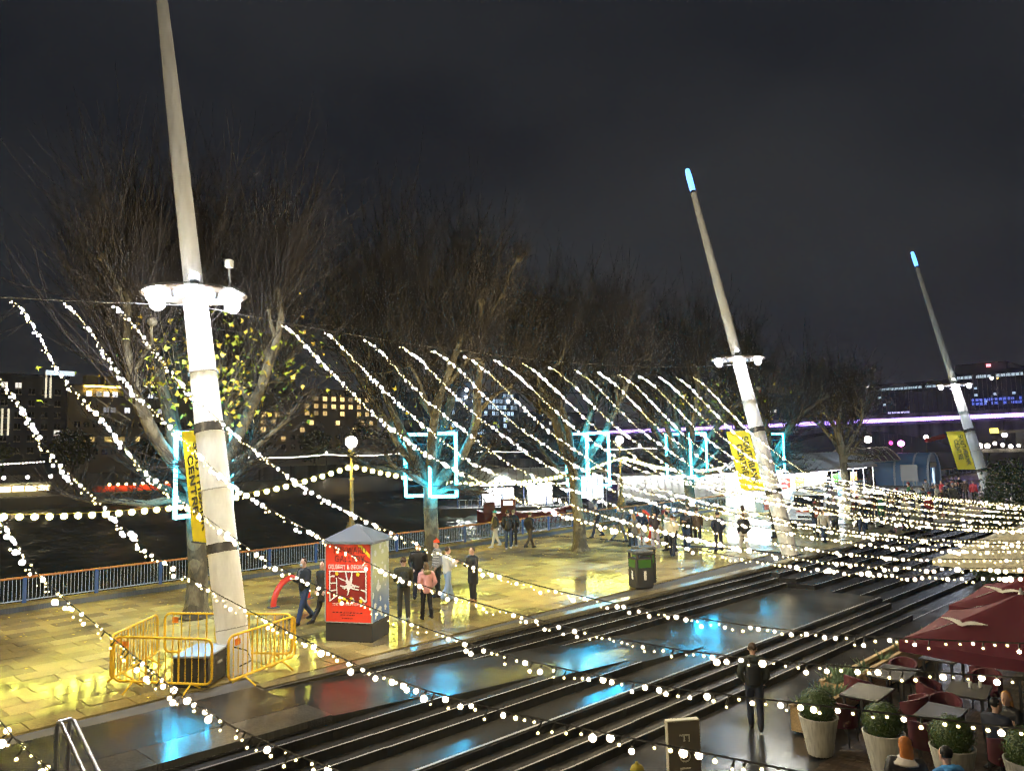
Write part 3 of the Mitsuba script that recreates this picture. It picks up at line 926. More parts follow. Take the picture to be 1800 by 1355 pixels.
part(po, 'lettering', FACE(squash(text('21ST CENTURY PICTURES', .055, True, .003), .90), .66, .885), 'print_white', label='white lettering 21ST CENTURY PICTURES')
part(po, 'picture', FACE(extrude([(-.53, 0), (.53, 0), (.53, .78), (-.53, .78)], .002), .64, .96), 'poster_dark_red')
pr = np.random.default_rng(4)
bars = []


def bar(a, b, w):
    a, b = np.array(a, float), np.array(b, float)
    d = (b - a) / np.linalg.norm(b - a); n = np.array([-d[1], d[0]]) * w / 2
    return extrude([a - n, b - n, b + n * 1.2, a + n * .8], .002)


for a, b, w in [((-.52, .76), (.52, .76), .035), ((-.50, .02), (-.50, .77), .035), ((.50, .03), (.50, .77), .03), ((-.5, .62), (-.36, .64), .04), ((-.5, .46), (-.30, .47), .035), ((-.5, .27), (-.3, .30), .035), ((-.30, .16), (-.31, .60), .03), ((-.5, .03), (-.28, .18), .04), ((-.06, .76), (-.01, .52), .04), ((.12, .76), (.10, .5), .04), ((.36, .32), (.5, .27), .04), ((.33, .14), (.48, .02), .05), ((.12, .12), (.18, .01), .05)]:
    bars.append(bar(a, b, w))
for k in range(15):                                       # a loose star of pale strips, generic
    a = pr.uniform(0, 6.28); L_ = pr.uniform(.08, .30)
    c = np.array([.05, .40]) + pr.normal(0, .05, 2)
    bars.append(move(bar(c - [L_ * .5 * math.cos(a), L_ * .45 * math.sin(a)], c + [L_ * math.cos(a), L_ * .8 * math.sin(a)], .03), (0, 0, .0004 * k)))
part(po, 'picture_strips', FACE(cat(bars), .64, .96, .006), 'print_white')
part(po, 'picture_spots', FACE(cat([extrude(sg.Point(x, y).buffer(r, 3), .002) for x, y, r in [(-.22, .04, .05), (-.10, .09, .045), (-.02, .04, .03), (.09, .09, .045), (.36, .04, .05), (-.30, .70, .05), (.28, .69, .05)]]), .64, .96, .012), 'print_yellow', kind='stuff')
part(po, 'corner_stripe', FACE(extrude([(.24, .235), (.36, .235), (.59, 0), (.59, -.10)], .002), .665, 2.135), 'print_yellow')
for z, w in ((.70, .84), (.64, .4), (.56, .3)):
    part(po, 'small_print', FACE(cat([extrude([(-w / 2 + w * k / 9, 0), (-w / 2 + w * (k + .7) / 9, 0), (-w / 2 + w * (k + .7) / 9, .022), (-w / 2 + w * k / 9, .022)], .001) for k in range(9)]), .64, z), 'print_dark')


def side_print(p, n, uv):
    h = p.z + 0.25 * noise(p.x * 5, p.y * 5, p.z * 4)
    c = mix((.10, .17, .36), (.42, .46, .27), smoothstep(.9, 1.9, h))
    w = smoothstep(.62, .70, noise(p.x * 8 + 3, p.y * 8, p.z * 7))
    return c * (1 - w) + mi.Color3f(.55, .60, .62) * w


mat('side_poster', proc(side_print), 0.4)
part(kz, 'poster', K(box(KW - .02, KW, .03, KD - .03, .48, 2.39)), 'side_poster', label='blue and pale green poster on the side of the kiosk')

# ================================================================== crowd barriers round the mast, black box
def barrier(a, b, label, tag=True):
    a, b = np.array([*a, 0.0]), np.array([*b, 0.0])
    L_ = np.linalg.norm(b - a); d = (b - a) / L_; n = np.array([-d[1], d[0], 0])
    t = thing('crowd_barrier', label, 'crowd barrier', 'yellow crowd barriers round the nearest mast')
    pt = lambda s, z: a + d * s + UZ * z
    r = .14
    loop = []
    for cs, cz, a0 in ((r, 1.05 - r, 180), (L_ - r, 1.05 - r, 90), (L_ - r, .18 + r, 0), (r, .18 + r, -90)):
        for q in np.linspace(0, 90, 5):
            th = math.radians(a0 - q)
            loop.append(pt(cs + r * math.cos(th), cz + r * math.sin(th)))
    loop.append(loop[0])
    part(t, 'frame', tube(loop, .026, 8), 'yellow_paint', smooth=60)
    nb = 15
    for i in range(1, nb):
        part(t, 'bar', tube([pt(L_ * i / nb, .19), pt(L_ * i / nb, 1.04)], .0095 if i % 5 else .018, 6), 'yellow_paint')
    for s in (.45, L_ - .45):
        part(t, 'foot', tube([pt(s, .19) , pt(s, .16) + n * .04, pt(s, .012) + n * .30], .018, 6), 'yellow_paint')
        part(t, 'foot', tube([pt(s, .19) , pt(s, .16) - n * .04, pt(s, .012) - n * .30], .018, 6), 'yellow_paint')
    if tag:
        part(t, 'tag_plate', move((BOXV * [.15, .012, .13], BOXF), pt(.26, .90), basis(d, n, UZ)), 'orange_tag', label='orange tag plate')


barrier((5.95, 16.95), (7.12, 15.08), 'yellow crowd barrier in front of the black box')
barrier((7.42, 15.0), (9.35, 15.75), 'yellow crowd barrier right of the black box, nearest the steps')
barrier((5.95, 17.1), (7.45, 18.55), 'yellow crowd barrier at the back left of the mast foot')
barrier((7.6, 18.5), (9.4, 15.95), 'yellow crowd barrier behind the mast foot')
part_box = thing('equipment_box', 'black equipment box with a grey lid behind the yellow barrier', 'box')
ba = math.atan2(-.86, .56)
part(part_box, 'body', bbox((1.05, .72, .58), (7.40, 16.12, .30), .70, .02), 'black_box')
part(part_box, 'lid', bbox((1.08, .75, .045), (7.40, 16.12, .615), .70, .012), 'box_top')
part(part_box, 'handle', bbox((.2, .03, .05), (7.40 + .24, 16.12 - .29, .40), .70), 'grey_metal')
single('power_lead', tube([(7.6, 15.9, .02), (7.9, 16.15, .02), (8.3, 15.72, .3), (8.25, 15.85, .5), (8.0, 15.95, .6)], .014, 5), 'cable', 'black cable running from the box to the mast foot', 'cable')

lr = np.random.default_rng(71)
n = 520
lx, ly = lr.uniform(2, 40, n), 15.2 + 12.6 * lr.beta(2.6, 1.1, n)
V = []
for i in range(n):
    a = lr.uniform(0, 6.28); s = lr.uniform(.035, .075)
    q = np.array([[0, -.6, .0], [.6, -.1, .25], [0, .8, .1], [-.6, -.1, .3]]) * s
    V.append(q @ rz(a).T + [lx[i], ly[i], .004])
q = np.arange(n) * 4
put(thing('fallen_leaves', 'yellow fallen leaves scattered over the wet paving towards the railing', 'leaves', None, 'stuff'), (np.vstack(V), np.vstack([np.stack([q, q + 1, q + 2], 1), np.stack([q, q + 2, q + 3], 1)])), 'leaf_yellow')

# ================================================================== hoops, bins, handrail, sign
def hoop(c, a, R, half, label):
    d = np.array([math.cos(a), math.sin(a), 0])
    t = thing('hoop_sculpture', label, 'sculpture', 'red hoop sculptures on the walk')
    th = np.linspace(0, math.pi, 19) if half else np.linspace(-.42 * math.pi, 1.42 * math.pi, 29)
    zc = .0 if half else R * .93
    P = np.array([np.array([*c, zc]) + d * R * math.cos(q) + UZ * R * math.sin(q) for q in th])
    part(t, 'hoop', tube(P, .09, 10), 'red_paint', smooth=60)
    for e in (P[0], P[-1]):
        part(t, 'foot_plate', lathe([(.2, 0), (.2, .02), (.12, .025)], 14, (e[0], e[1], .0)), 'dark_metal')


hoop((13.1, 22.3), .3, .78, True, 'half buried red hoop on the walk left of the poster kiosk')
hoop((33.1, 22.4), 1.10, .74, False, 'round red hoop standing among a group of people')
for k, (x, y, lb) in enumerate(((21.85, 14.98, 'black litter bin with bright green panels, the nearer of the pair'), (22.75, 15.45, 'black litter bin with bright green panels, the farther of the pair'))):
    t = thing('litter_bin', lb, 'litter bin', 'litter bins at the top of the steps')
    a = -.5
    part(t, 'body', bbox((.62, .62, .98), (x, y, .49), a, .03), 'black_metal')
    part(t, 'hood', bbox((.66, .66, .10), (x, y, 1.17), a, .03), 'dark_metal')
    R_ = rz(a)
    for sx in (-1, 1):
        for sy in (-1, 1):
            part(t, 'corner_post', bbox((.06, .06, .16), np.array([x, y, 1.05]) + R_ @ [sx * .27, sy * .27, 0], a), 'black_metal')
    for d in ([0, -1, 0], [-1, 0, 0]):
        dd = R_ @ np.array(d, float)
        part(t, 'panel', move((BOXV * [.46, .012, .26], BOXF), np.array([x, y, .80]) + dd * .317, basis(np.cross(dd, UZ), dd, UZ)), 'bin_green', label='bright green panel')
        part(t, 'notice', move((BOXV * [.09, .01, .28], BOXF), np.array([x, y, .42]) + dd * .315, basis(np.cross(dd, UZ), dd, UZ)), 'print_white')

hr = thing('handrail', 'steel handrail with two rails going down the steps at the bottom left', 'handrail')
for dx in (0.0, .16):
    part(hr, 'rail', tube([(3.66 + dx, 12.55, 0.0), (3.66 + dx, 12.55, .84), (3.665 + dx, 12.50, .93), (3.67 + dx, 12.38, .93), (3.70 + dx, 9.2, -.50), (3.70 + dx, 8.6, -.52), (3.70 + dx, 8.55, -1.28)], .028, 8), 'steel', smooth=60)
part(hr, 'cross_piece', tube([(3.66, 12.5, .935), (3.83, 12.5, .935)], .026, 8), 'steel')
sn = thing('totem_sign', 'brown totem sign with pale letters reading downwards beside the terrace', 'sign')
sc, sa = np.array([11.42, 7.12, 0]), math.atan2(-.62, .78)
sd = np.array([math.cos(sa), math.sin(sa), 0]); sn_n = np.array([sd[1], -sd[0], 0])
part(sn, 'panel', bbox((.56, .13, 1.40), sc + [0, 0, -.58], sa, .008), 'sign_edge')
for s in (-1, 1):
    part(sn, 'face', bbox((.54, .012, 1.36), sc + sn_n * .067 * s + [0, 0, -.58], sa), 'sign_brown')
for k, ch in enumerate('FOLL'):
    m = text(ch, .185, False, .006)
    v = m[0].copy(); v[:, 0] -= v[:, 0].min()
    part(sn, 'letter', move((v * [1.1, 1, 1], m[1]), sc + sn_n * .075 + sd * -.09 + [0, 0, -.10 - .262 * k], basis(-UZ, sd, sn_n)), 'sign_letter', label=f'pale letter {ch} turned to read downwards')

# ================================================================== terrace furniture
TZ = -1.235
for k, (x, y, lb) in enumerate(((14.88, 6.28, 'cream planter with a clipped box ball, the leftmost in the row'), (14.80, 5.08, 'cream planter with a clipped box ball, second from the left'), (14.82, 3.98, 'cream planter with a clipped box ball, third from the left'), (14.95, 2.92, 'cream planter with a clipped box ball at the right edge'))):
    t = thing('planter', lb, 'planter', 'cream planters with box balls')
    part(t, 'pot', lathe([(.21, 0), (.225, .02), (.35, .66), (.36, .70), (.335, .705), (.32, .66), (.30, .60)], 28, (x, y, TZ)), 'pot_cream', smooth=40)
    part(t, 'soil', lathe([(.315, .615), (.15, .63), (.02, .64)], 20, (x, y, TZ)), 'soil')
    rg = np.random.default_rng(60 + k)
    n = 5200
    d = rg.normal(0, 1, (n, 3)); d /= np.linalg.norm(d, axis=1, keepdims=True)
    r = .335 * (1 + .06 * rg.normal(0, 1, n)) * rg.uniform(.86, 1.07, n)
    c = d * r[:, None] * [1, 1, .95] + [x, y, TZ + .88]
    s = rg.uniform(.010, .020, n)
    a = rg.normal(0, 1, (n, 3)); b = np.cross(a, d + rg.normal(0, .5, (n, 3))); a = np.cross(b, d)
    a /= np.linalg.norm(a, axis=1, keepdims=True); b /= np.linalg.norm(b, axis=1, keepdims=True)
    V = np.stack([c - a * s[:, None], c + b * s[:, None] * .6, c + a * s[:, None], c - b * s[:, None] * .6], 1).reshape(-1, 3)
    q = np.arange(n) * 4
    F = np.vstack([np.stack([q, q + 1, q + 2], 1), np.stack([q, q + 2, q + 3], 1)])
    sh = part(t, 'box_ball', cat([ball((x, y, TZ + .88), .30, 3), (V, F)]), 'box_leaf')
    part(t, 'stem', tube([(x, y, TZ + .6), (x, y, TZ + .75)], .03, 6), 'bark')


def trough(x0, y0, x1, y1, w, h, label, plants):
    a, b = np.array([x0, y0, 0.0]), np.array([x1, y1, 0.0])
    L_ = np.linalg.norm(b - a); ang = math.atan2(b[1] - a[1], b[0] - a[0]); c = (a + b) / 2
    t = thing('planter_trough', label, 'planter', 'wooden planter troughs round the terrace')
    R_ = rz(ang)
    for s in (-1, 1):
        part(t, 'side_board', bbox((L_, .05, h), c + R_ @ [0, s * (w / 2 - .025), 0] + [0, 0, TZ + h / 2], ang), 'trough_wood')
        part(t, 'end_board', bbox((.05, w - .104, h), c + R_ @ [s * (L_ / 2 - .025), 0, 0] + [0, 0, TZ + h / 2], ang), 'trough_wood')
        part(t, 'rim', bbox((L_ + .05, .10, .035), c + R_ @ [0, s * (w / 2 - .03), 0] + [0, 0, TZ + h + .018], ang), 'trough_wood')
    part(t, 'soil', bbox((L_ - .1, w - .1, .05), c + [0, 0, TZ + h - .10], ang), 'soil')
    rg = np.random.default_rng(int(x0 * 100))
    lv = []
    for i in range(plants):
        p = c + R_ @ [rg.uniform(-.45, .45) * L_, rg.uniform(-.35, .35) * w, 0] + [0, 0, TZ + h - .08]
        for j in range(16):
            d = np.array([*rg.normal(0, .38, 2), 1]) * rg.uniform(.12, .34)
            e = p + d; sd_ = np.cross(d, rg.normal(0, 1, 3)); sd_ = sd_ / np.linalg.norm(sd_) * .02
            lv.append((np.array([p, p + d * .6 + sd_, e, p + d * .6 - sd_]), np.array([[0, 1, 2], [0, 2, 3]])))
    if lv: part(t, 'herbs', cat(lv), 'sage_leaf', kind='stuff')


trough(15.7, 6.95, 17.35, 6.88, .52, .48, 'wooden trough with low green plants, nearest end of the row', 14)
trough(17.5, 7.05, 18.6, 7.0, .52, .55, 'wooden trough full of grey green herbs behind the first trough', 22)
trough(18.75, 6.92, 24.0, 6.72, .40, .58, 'long wooden trough running along the terrace edge under the red parasol', 8)


def parasol(x0, x1, y0, y1, z, za, matl, label, n, emblem=None, group='large square parasols on the terrace'):
    cx, cy = (x0 + x1) / 2, (y0 + y1) / 2
    t = thing('parasol', label, 'parasol', group)
    cor = np.array([[x0, y0, z], [x1, y0, z], [x1, y1, z], [x0, y1, z]], float)
    ap = np.array([cx, cy, za])
    ring, F = [], []
    N = 8
    rows = []
    for q in np.linspace(1, .02, 7):
        row = []
        for s in range(4):
            for j in range(N):
                e = cor[s] + (cor[(s + 1) % 4] - cor[s]) * j / N
                p = ap + (e - ap) * q
                p[2] -= .05 * math.sin(math.pi * j / N) * q + .07 * math.sin(math.pi * q) * (1 - .0)
                p[2] += .028 * (meshkit.fbm(np.array([p * 2.2]), 3, 9)[0] - .5) * (q < .97)
                row.append(p)
        rows.append(row)
    low = [p - [0, 0, .20 + .012 * math.sin(i * 1.7)] for i, p in enumerate(rows[0])]
    V = np.array([p for r_ in [low] + rows for p in r_])
    M_ = 4 * N
    for i in range(len(rows)):
        for j in range(M_):
            a, b = i * M_ + j, i * M_ + (j + 1) % M_
            F += [[a, b, b + M_], [a, b + M_, a + M_]]
    cv = part(t, 'canopy', (V, np.array(F)), matl, smooth=35)
    part(t, 'pole', tube([(cx, cy, TZ), (cx, cy, za - .03)], .04, 10), 'grey_metal')
    part(t, 'finial', lathe([(.05, 0), (.03, .06), (.012, .12)], 10, (cx, cy, za - .03)), 'grey_metal')
    part(t, 'base', bbox((.8, .8, .08), (cx, cy, TZ + .04), 0, .02), 'black_metal')
    for i in range(4):
        part(t, 'rib', tube([ap - [0, 0, .12], ap + (cor[i] - ap) * .99 - [0, 0, .05]], .016, 5), 'grey_metal')
        part(t, 'strut', tube([ap - [0, 0, .75], ap + (cor[i] - ap) * .5 - [0, 0, .12]], .014, 5), 'grey_metal')
    if emblem:
        # a pale bird-like mark on the slope that faces the steps (+Y) and on the near slope (-X)
        for face in (((0, 3), [1, 0]),):
            i, j = face[0]
            ed = cor[j] - cor[i]; mid = (cor[i] + cor[j]) / 2; up_ = ap - mid
            ex, ey = ed / np.linalg.norm(ed), up_ / np.linalg.norm(up_)
            nz = np.cross(ex, ey)
            if nz[2] < 0: nz = -nz
            sh = sg.Polygon([(x * .62, y * .62) for x, y in [(-.62, .10), (-.25, .20), (-.05, .14), (.02, .05), (.10, .16), (.34, .24), (.62, .22), (.30, .10), (.12, -.06), (.0, -.10), (-.14, .0)]])
            part(cv, 'emblem', move(extrude(sh, .006), mid + up_ * .36 + ed * .22 + nz * .02, basis(ex, ey, nz)), 'print_white', label='pale spread wing emblem')


parasol(15.2, 18.5, 1.55, 4.85, 1.02, 1.80, 'canvas_red', 'large dark red parasol over the tables, nearest on the right', 0, True)
parasol(18.9, 22.2, 1.65, 4.95, 1.05, 1.83, 'canvas_red', 'second dark red parasol, behind the nearest red one', 0, True)
parasol(25.0, 29.0, 3.0, 6.9, 1.20, 2.05, 'canvas_cream', 'large cream parasol behind the red parasols', 0)
parasol(30.0, 34.0, 3.2, 7.0, 1.20, 2.05, 'canvas_cream', 'farther cream parasol beyond the first cream one', 0)


def table(x, y, a, L_, W_, label):
    t = thing('table', label, 'table', 'dark tables on the terrace')
    R_ = rz(a)
    part(t, 'table_top', bbox((L_, W_, .04), (x, y, TZ + .74), a, .008), 'table_top')
    for sx in (-1, 1):
        for sy in (-1, 1):
            part(t, 'leg', bbox((.05, .05, .72), np.array([x, y, TZ + .36]) + R_ @ [sx * (L_ / 2 - .08), sy * (W_ / 2 - .08), 0], a), 'black_metal')


def tub_chair(x, y, a, label):
    t = thing('tub_chair', label, 'chair', 'burgundy tub chairs on the terrace')
    R_ = rz(a)
    part(t, 'seat', bbox((.52, .50, .12), (x, y, TZ + .42), a, .03), 'burgundy')
    V, F = [], []
    th = np.linspace(math.radians(-118), math.radians(118), 15)
    for ri, (r, z0, z1) in enumerate(((.31, .34, .80), (.26, .34, .80))):
        for q in th:
            zz = .62 + .20 * math.cos(q / 2.1) ** 2
            V += [[-r * math.cos(q), r * math.sin(q), z0], [-r * math.cos(q), r * math.sin(q), zz]]
    n = len(th)
    for o in (0, 2 * n):
        for i in range(n - 1):
            b = o + 2 * i
            F += [[b, b + 2, b + 3], [b, b + 3, b + 1]]
    for i in range(n - 1):
        b, c = 2 * i + 1, 2 * n + 2 * i + 1
        F += [[b, b + 2, c + 2], [b, c + 2, c]]
    for i in (0, n - 1):
        b, c = 2 * i, 2 * n + 2 * i
        F += [[b, b + 1, c + 1], [b, c + 1, c]]
    part(t, 'back_shell', move((np.array(V), np.array(F)), (x, y, TZ), R_), 'burgundy', smooth=40)
    for sx in (-1, 1):
        for sy in (-1, 1):
            part(t, 'leg', tube([np.array([x, y, TZ + .37]) + R_ @ [sx * .2, sy * .2, 0], np.array([x, y, TZ]) + R_ @ [sx * .23, sy * .23, 0]], .018, 6), 'black_metal')


TB = [(16.75, 6.02, .0, 1.1, .75, 'dark table by the first wooden trough'), (18.5, 6.05, .0, 1.2, .8, 'dark table by the long trough, left of the red parasol pole'), (16.35, 4.55, 0, 1.0, .7, 'dark table behind the second planter'), (18.15, 4.5, .1, 1.1, .75, 'dark table under the red parasol, in the middle of the terrace'), (16.55, 2.9, .0, 1.1, .75, 'dark table beside the seated pair at the right edge'), (20.6, 5.6, 0, 1.1, .75, 'dark table under the second red parasol'), (20.2, 3.6, 0, 1.1, .75, 'dark table at the far right under the second red parasol')]
for q in TB: table(*q)
CHS = [(15.75, 6.2, 0, 'burgundy tub chair behind the leftmost planter'), (17.0, 5.25, 1.57, 'burgundy tub chair between the first and second table'), (17.65, 6.5, -.4, 'burgundy tub chair by the long trough'), (19.45, 6.15, 3.1, 'burgundy tub chair at the far end of the trough table'), (15.62, 4.6, 0, 'burgundy tub chair behind the second planter'), (17.2, 4.7, 3.3, 'burgundy tub chair across the table from the second planter'), (18.2, 5.2, -1.5, 'burgundy tub chair under the edge of the red parasol'), (15.7, 3.35, .6, 'burgundy tub chair behind the third planter'), (17.5, 2.9, 3.1, 'burgundy tub chair facing the seated pair'), (19.6, 4.5, 3.0, 'burgundy tub chair between the two red parasols'), (20.6, 4.85, 1.57, 'burgundy tub chair under the second red parasol')]
for q in CHS: tub_chair(*q)
for x, y, lb in ((18.3, 4.5, 'pale drinking glass on the table in the middle of the terrace'), (18.45, 4.35, 'small pale cup on the table in the middle of the terrace'), (16.6, 2.95, 'pale glass on the table beside the seated pair')):
    single('glass', lathe([(.03, 0), (.04, .12), (.036, .12), (.028, .01)], 12, (x, y, TZ + .76)), 'print_white', lb, 'glass')


def shrub(cx, cy, z0, rx, ry, h, label, seed, name='hedge', n=2500, matl='dark_leaf', cat_='hedge', trunk=False):
    rg = np.random.default_rng(seed)
    t = thing(name, label, cat_)
    d = rg.normal(0, 1, (n, 3)); d /= np.linalg.norm(d, axis=1, keepdims=True)
    lob = 1 + .22 * np.sin(d[:, 0] * 5 + seed) * np.cos(d[:, 1] * 6) + .12 * rg.normal(0, 1, n)
    c = d * (rg.uniform(.55, 1.0, n) ** .5 * lob)[:, None] * [rx, ry, h / 2] + [cx, cy, z0 + h / 2]
    c = c[c[:, 2] > z0 + .02]
    n = len(c)
    s = rg.uniform(.05, .12, n) * (1.3 if h > 2 else 1)
    a = rg.normal(0, 1, (n, 3)); a /= np.linalg.norm(a, axis=1, keepdims=True)
    b = np.cross(a, rg.normal(0, 1, (n, 3))); b /= np.linalg.norm(b, axis=1, keepdims=True)
    V = np.stack([c - a * s[:, None], c + b * s[:, None] * .5, c + a * s[:, None], c - b * s[:, None] * .5], 1).reshape(-1, 3)
    q = np.arange(n) * 4
    part(t, 'foliage', (V, np.vstack([np.stack([q, q + 1, q + 2], 1), np.stack([q, q + 2, q + 3], 1)])), matl)
    part(t, 'stem', tube([(cx, cy, z0), (cx, cy, z0 + h * .5)], .07, 6), 'bark')


shrub(50.5, 9.6, -1.28, 1.5, 1.6, 4.6, 'tall dark evergreen shrub at the right edge below the farthest mast', 5, 'evergreen_shrub', 4200, cat_='shrub')
for i, (x, y, lb) in enumerate(((44, 8.4, 'low dark hedge on the terrace behind the cream parasols'), (38.5, 8.0, 'low dark hedge on the terrace, nearest of the row'), (52, 11.6, 'low green hedge left of the tall evergreen shrub'))):
    shrub(x, y, -1.28, 2.6, .8, 1.3, lb, 15 + i, 'hedge', 2600)

# ================================================================== people
SPH = {}


def sph(c, r, n=1):
    if n not in SPH: SPH[n] = np.array(trimesh.creation.icosphere(n, 1.0).vertices)
    return SPH[n] * np.asarray(r, float) + np.asarray(c, float)


def hull(*ps): return m3.Manifold.hull_points(np.vstack(ps))


def chain(js, rs, n=1): return [hull(sph(js[i], rs[i], n), sph(js[i + 1], rs[i + 1], n)) for i in range(len(js) - 1)]


def fuse(hs, edge=None, smooth=0):
    m = m3.Manifold.batch_boolean(hs, m3.OpType.Add)
    if edge: m = m.refine_to_length(edge)
    k = m.to_mesh()
    v, f = np.array(k.vert_properties[:, :3], float), np.array(k.tri_verts, int)
    if smooth:
        tm = trimesh.Trimesh(v, f, process=False)
        trimesh.smoothing.filter_taubin(tm, .5, .53, iterations=smooth)
        v, f = np.array(tm.vertices), np.array(tm.faces)
    return v, f


def cloth(c, rough=.75): return mat('cloth_%03d_%03d_%03d' % tuple(int(x * 999) for x in c), c, rough, .3)


for nm, c in (('skin', (.55, .34, .25)), ('skin_dark', (.22, .12, .08))): mat(nm, c, .5)
BLK, NAVY, GREY, OLIVE, PINK, WHITE, BEIGE = (.012, .012, .014), (.014, .018, .035), (.10, .10, .105), (.045, .045, .025), (.60, .30, .29), (.62, .60, .55), (.50, .44, .33)
JEANS, LJEANS, BROWNH, BLONDE, GINGER, TAN = (.03, .05, .11), (.26, .36, .52), (.05, .028, .016), (.30, .19, .08), (.38, .13, .03), (.30, .22, .14)


def person(x, y, z, facing, label, top=BLK, bottom=BLK, shoe=BLK, hair=BROWNH, H=1.74, pose='stand', step=0.0, arms='down', coat=.0, long_hair=False, hat=None, hat_style='beanie', skin='skin',
           bag=None, hood=None, wide=False, stripes=None, group=None, fine=True, boots=None, headturn=0.0, mask=False, collar=None, bob=1.0, scarf=None, tote=None):
    t = thing('person', label, 'person', group)
    s = H / 1.75
    # joints, the person facing +y
    hipz, sit = .93, pose == 'sit'
    A = np.array
    if pose == 'walk':
        q = step
        kneeL, ankL, toeL = A([-.10, .20 * q, .50]), A([-.10, .36 * q, .085]), None
        kneeR, ankR, toeR = A([.10, -.10 * q, .49]), A([.10, -.44 * q, .13 + .05 * abs(q)]), None
    elif sit:
        hipz = .50
        kneeL, ankL, kneeR, ankR = A([-.12, .42, .50]), A([-.12, .40, .085]), A([.12, .42, .50]), A([.12, .40, .085])
    else:
        kneeL, ankL, kneeR, ankR = A([-.105, .03 + step * .05, .49]), A([-.12, .0 + step * .06, .085]), A([.105, .02 - step * .05, .49]), A([.12, -.02 - step * .06, .085])
    dz = hipz - .93
    pel, chest, neck = A([0, 0, .97 + dz]), A([0, .0, 1.30 + dz]), A([0, .005, 1.47 + dz])
    hc = A([0, .03, 1.625 + dz])
    hL, hR, sL, sR = A([-.09, 0, hipz]), A([.09, 0, hipz]), A([-.185, 0, 1.405 + dz]), A([.185, 0, 1.405 + dz])
    swing = .22 * step if pose == 'walk' else 0.0
    if arms == 'down':
        eL, eR = A([-.235, -.04 - swing, 1.13 + dz]), A([.235, -.04 + swing, 1.13 + dz])
        wL, wR = A([-.235, .05 - swing * 1.8, .90 + dz]), A([.235, .05 + swing * 1.8, .90 + dz])
    elif arms == 'pockets':
        eL, eR = A([-.27, -.08, 1.13 + dz]), A([.27, -.08, 1.13 + dz])
        wL, wR = A([-.18, .09, .95 + dz]), A([.18, .09, .95 + dz])
    else:                                                  # 'phone': both forearms raised in front
        eL, eR = A([-.23, .05, 1.13 + dz]), A([.23, .05, 1.13 + dz])
        wL, wR = A([-.09, .29, 1.22 + dz]), A([.09, .29, 1.22 + dz])
    foot = lambda a: (a + [0, -.03, -.035], a + [0, .15, -.05])
    ct, st_ = math.cos(headturn), math.sin(headturn)
    RH = A([[ct, -st_, 0], [st_, ct, 0], [0, 0, 1]])
    hd = lambda p: hc + RH @ A(p)
    N = 1
    B = []
    B += chain([pel, chest], [.11, .11], N) + [hull(sph(sL, .05, N), sph(sR, .05, N), sph(chest, .09, N))]
    B += chain([chest + [0, 0, .05], neck, hc - [0, .02, .06]], [.07, .056, .055], N)
    head = SPH.get(2) if 2 in SPH else sph((0, 0, 0), 1, 2) * 0 + SPH[2]
    B += [hull((head * [.076, .094, .108]) @ RH.T + hd([0, -.005, .02]), sph(hd([0, .05, -.07]), .042, N)), hull(sph(hd([0, .085, .02]), .010, 0), sph(hd([0, .105, -.018]), .014, 0), sph(hd([0, .08, -.02]), .018, 0)),
          hull(sph(hd([-.02, .085, -.055]), .010, 0), sph(hd([.02, .085, -.055]), .010, 0))]
    for sx in (-1, 1): B += [hull(sph(hd([sx * .078, -.005, .02]), .018, 0), sph(hd([sx * .080, -.01, -.02]), .013, 0))]
    for h, k, a in ((hL, kneeL, ankL), (hR, kneeR, ankR)):
        B += chain([h, k, a], [.085, .055, .042], N)
        f0, f1 = foot(a); B += [hull(sph(f0, .035, 0), sph(f1, .03, 0), sph(a, .04, 0))]
    for sh, e, w in ((sL, eL, wL), (sR, eR, wR)):
        B += chain([sh, e, w], [.052, .042, .030], N)
        d = (w - e) / np.linalg.norm(w - e)
        sd = 1 if sh[0] > 0 else -1
        ax = np.cross(d, [0, 1, 0] if abs(d[1]) < .8 else [0, 0, 1]); ax /= np.linalg.norm(ax)
        pn = np.cross(ax, d)
        palm = w + d * .085
        across = pn if arms == 'down' else ax
        curl = np.cross(across, d) * sd
        B += [hull(sph(w, .026, 0), *[sph(palm + across * o, .0135, 0) for o in (-.032, .032)])]
        if fine:
            for j, (o, ln) in enumerate(((-.033, .058), (-.011, .070), (.011, .074), (.033, .066))):
                p0 = palm + across * o
                p1 = p0 + d * ln * .55 + curl * .008; p2 = p1 + d * ln * .35 + curl * .026
                B += chain([p0, p1, p2], [.0105, .0095, .008], 0)
            p0 = w + d * .03 + across * .028
            B += chain([p0, p0 + d * .035 + across * .026, p0 + d * .062 + across * .030 + curl * .012], [.012, .011, .009], 0)
    RF = rz(facing - math.pi / 2)
    put_ = lambda nm, m, c, lab=None, sm=45: part(t, nm, move((m[0] * s, m[1]), (x, y, z), RF), c, smooth=sm, label=lab)
    put_('body', fuse(B), skin)
    # trousers
    w_ = 1.25 if wide else 1.0
    Tm = [hull(sph(pel + [0, 0, .02], (.155, .115, .11), N), sph(hL, .10, N), sph(hR, .10, N))]
    for h, k, a in ((hL, kneeL, ankL), (hR, kneeR, ankR)):
        Tm += chain([h, k, a + [0, 0, -.005]], [.10, .072 * w_, .062 * w_ * w_], N)
    put_('trousers', fuse(Tm, .09, 3), cloth(bottom))
    # jacket or coat
    hem = .86 - coat + dz if not sit else .55
    J = [hull(sph(chest, (.185, .135, .12), N), sph(sL + [.0, 0, -.02], .085, N), sph(sR + [0, 0, -.02], .085, N), sph([0, 0, 1.45 + dz], (.125, .105, .05), N)),
         hull(sph(chest, (.18, .135, .10), N), sph([0, 0, hem + .05], (.175 + .06 * coat, .14 + .10 * coat, .05), N))]
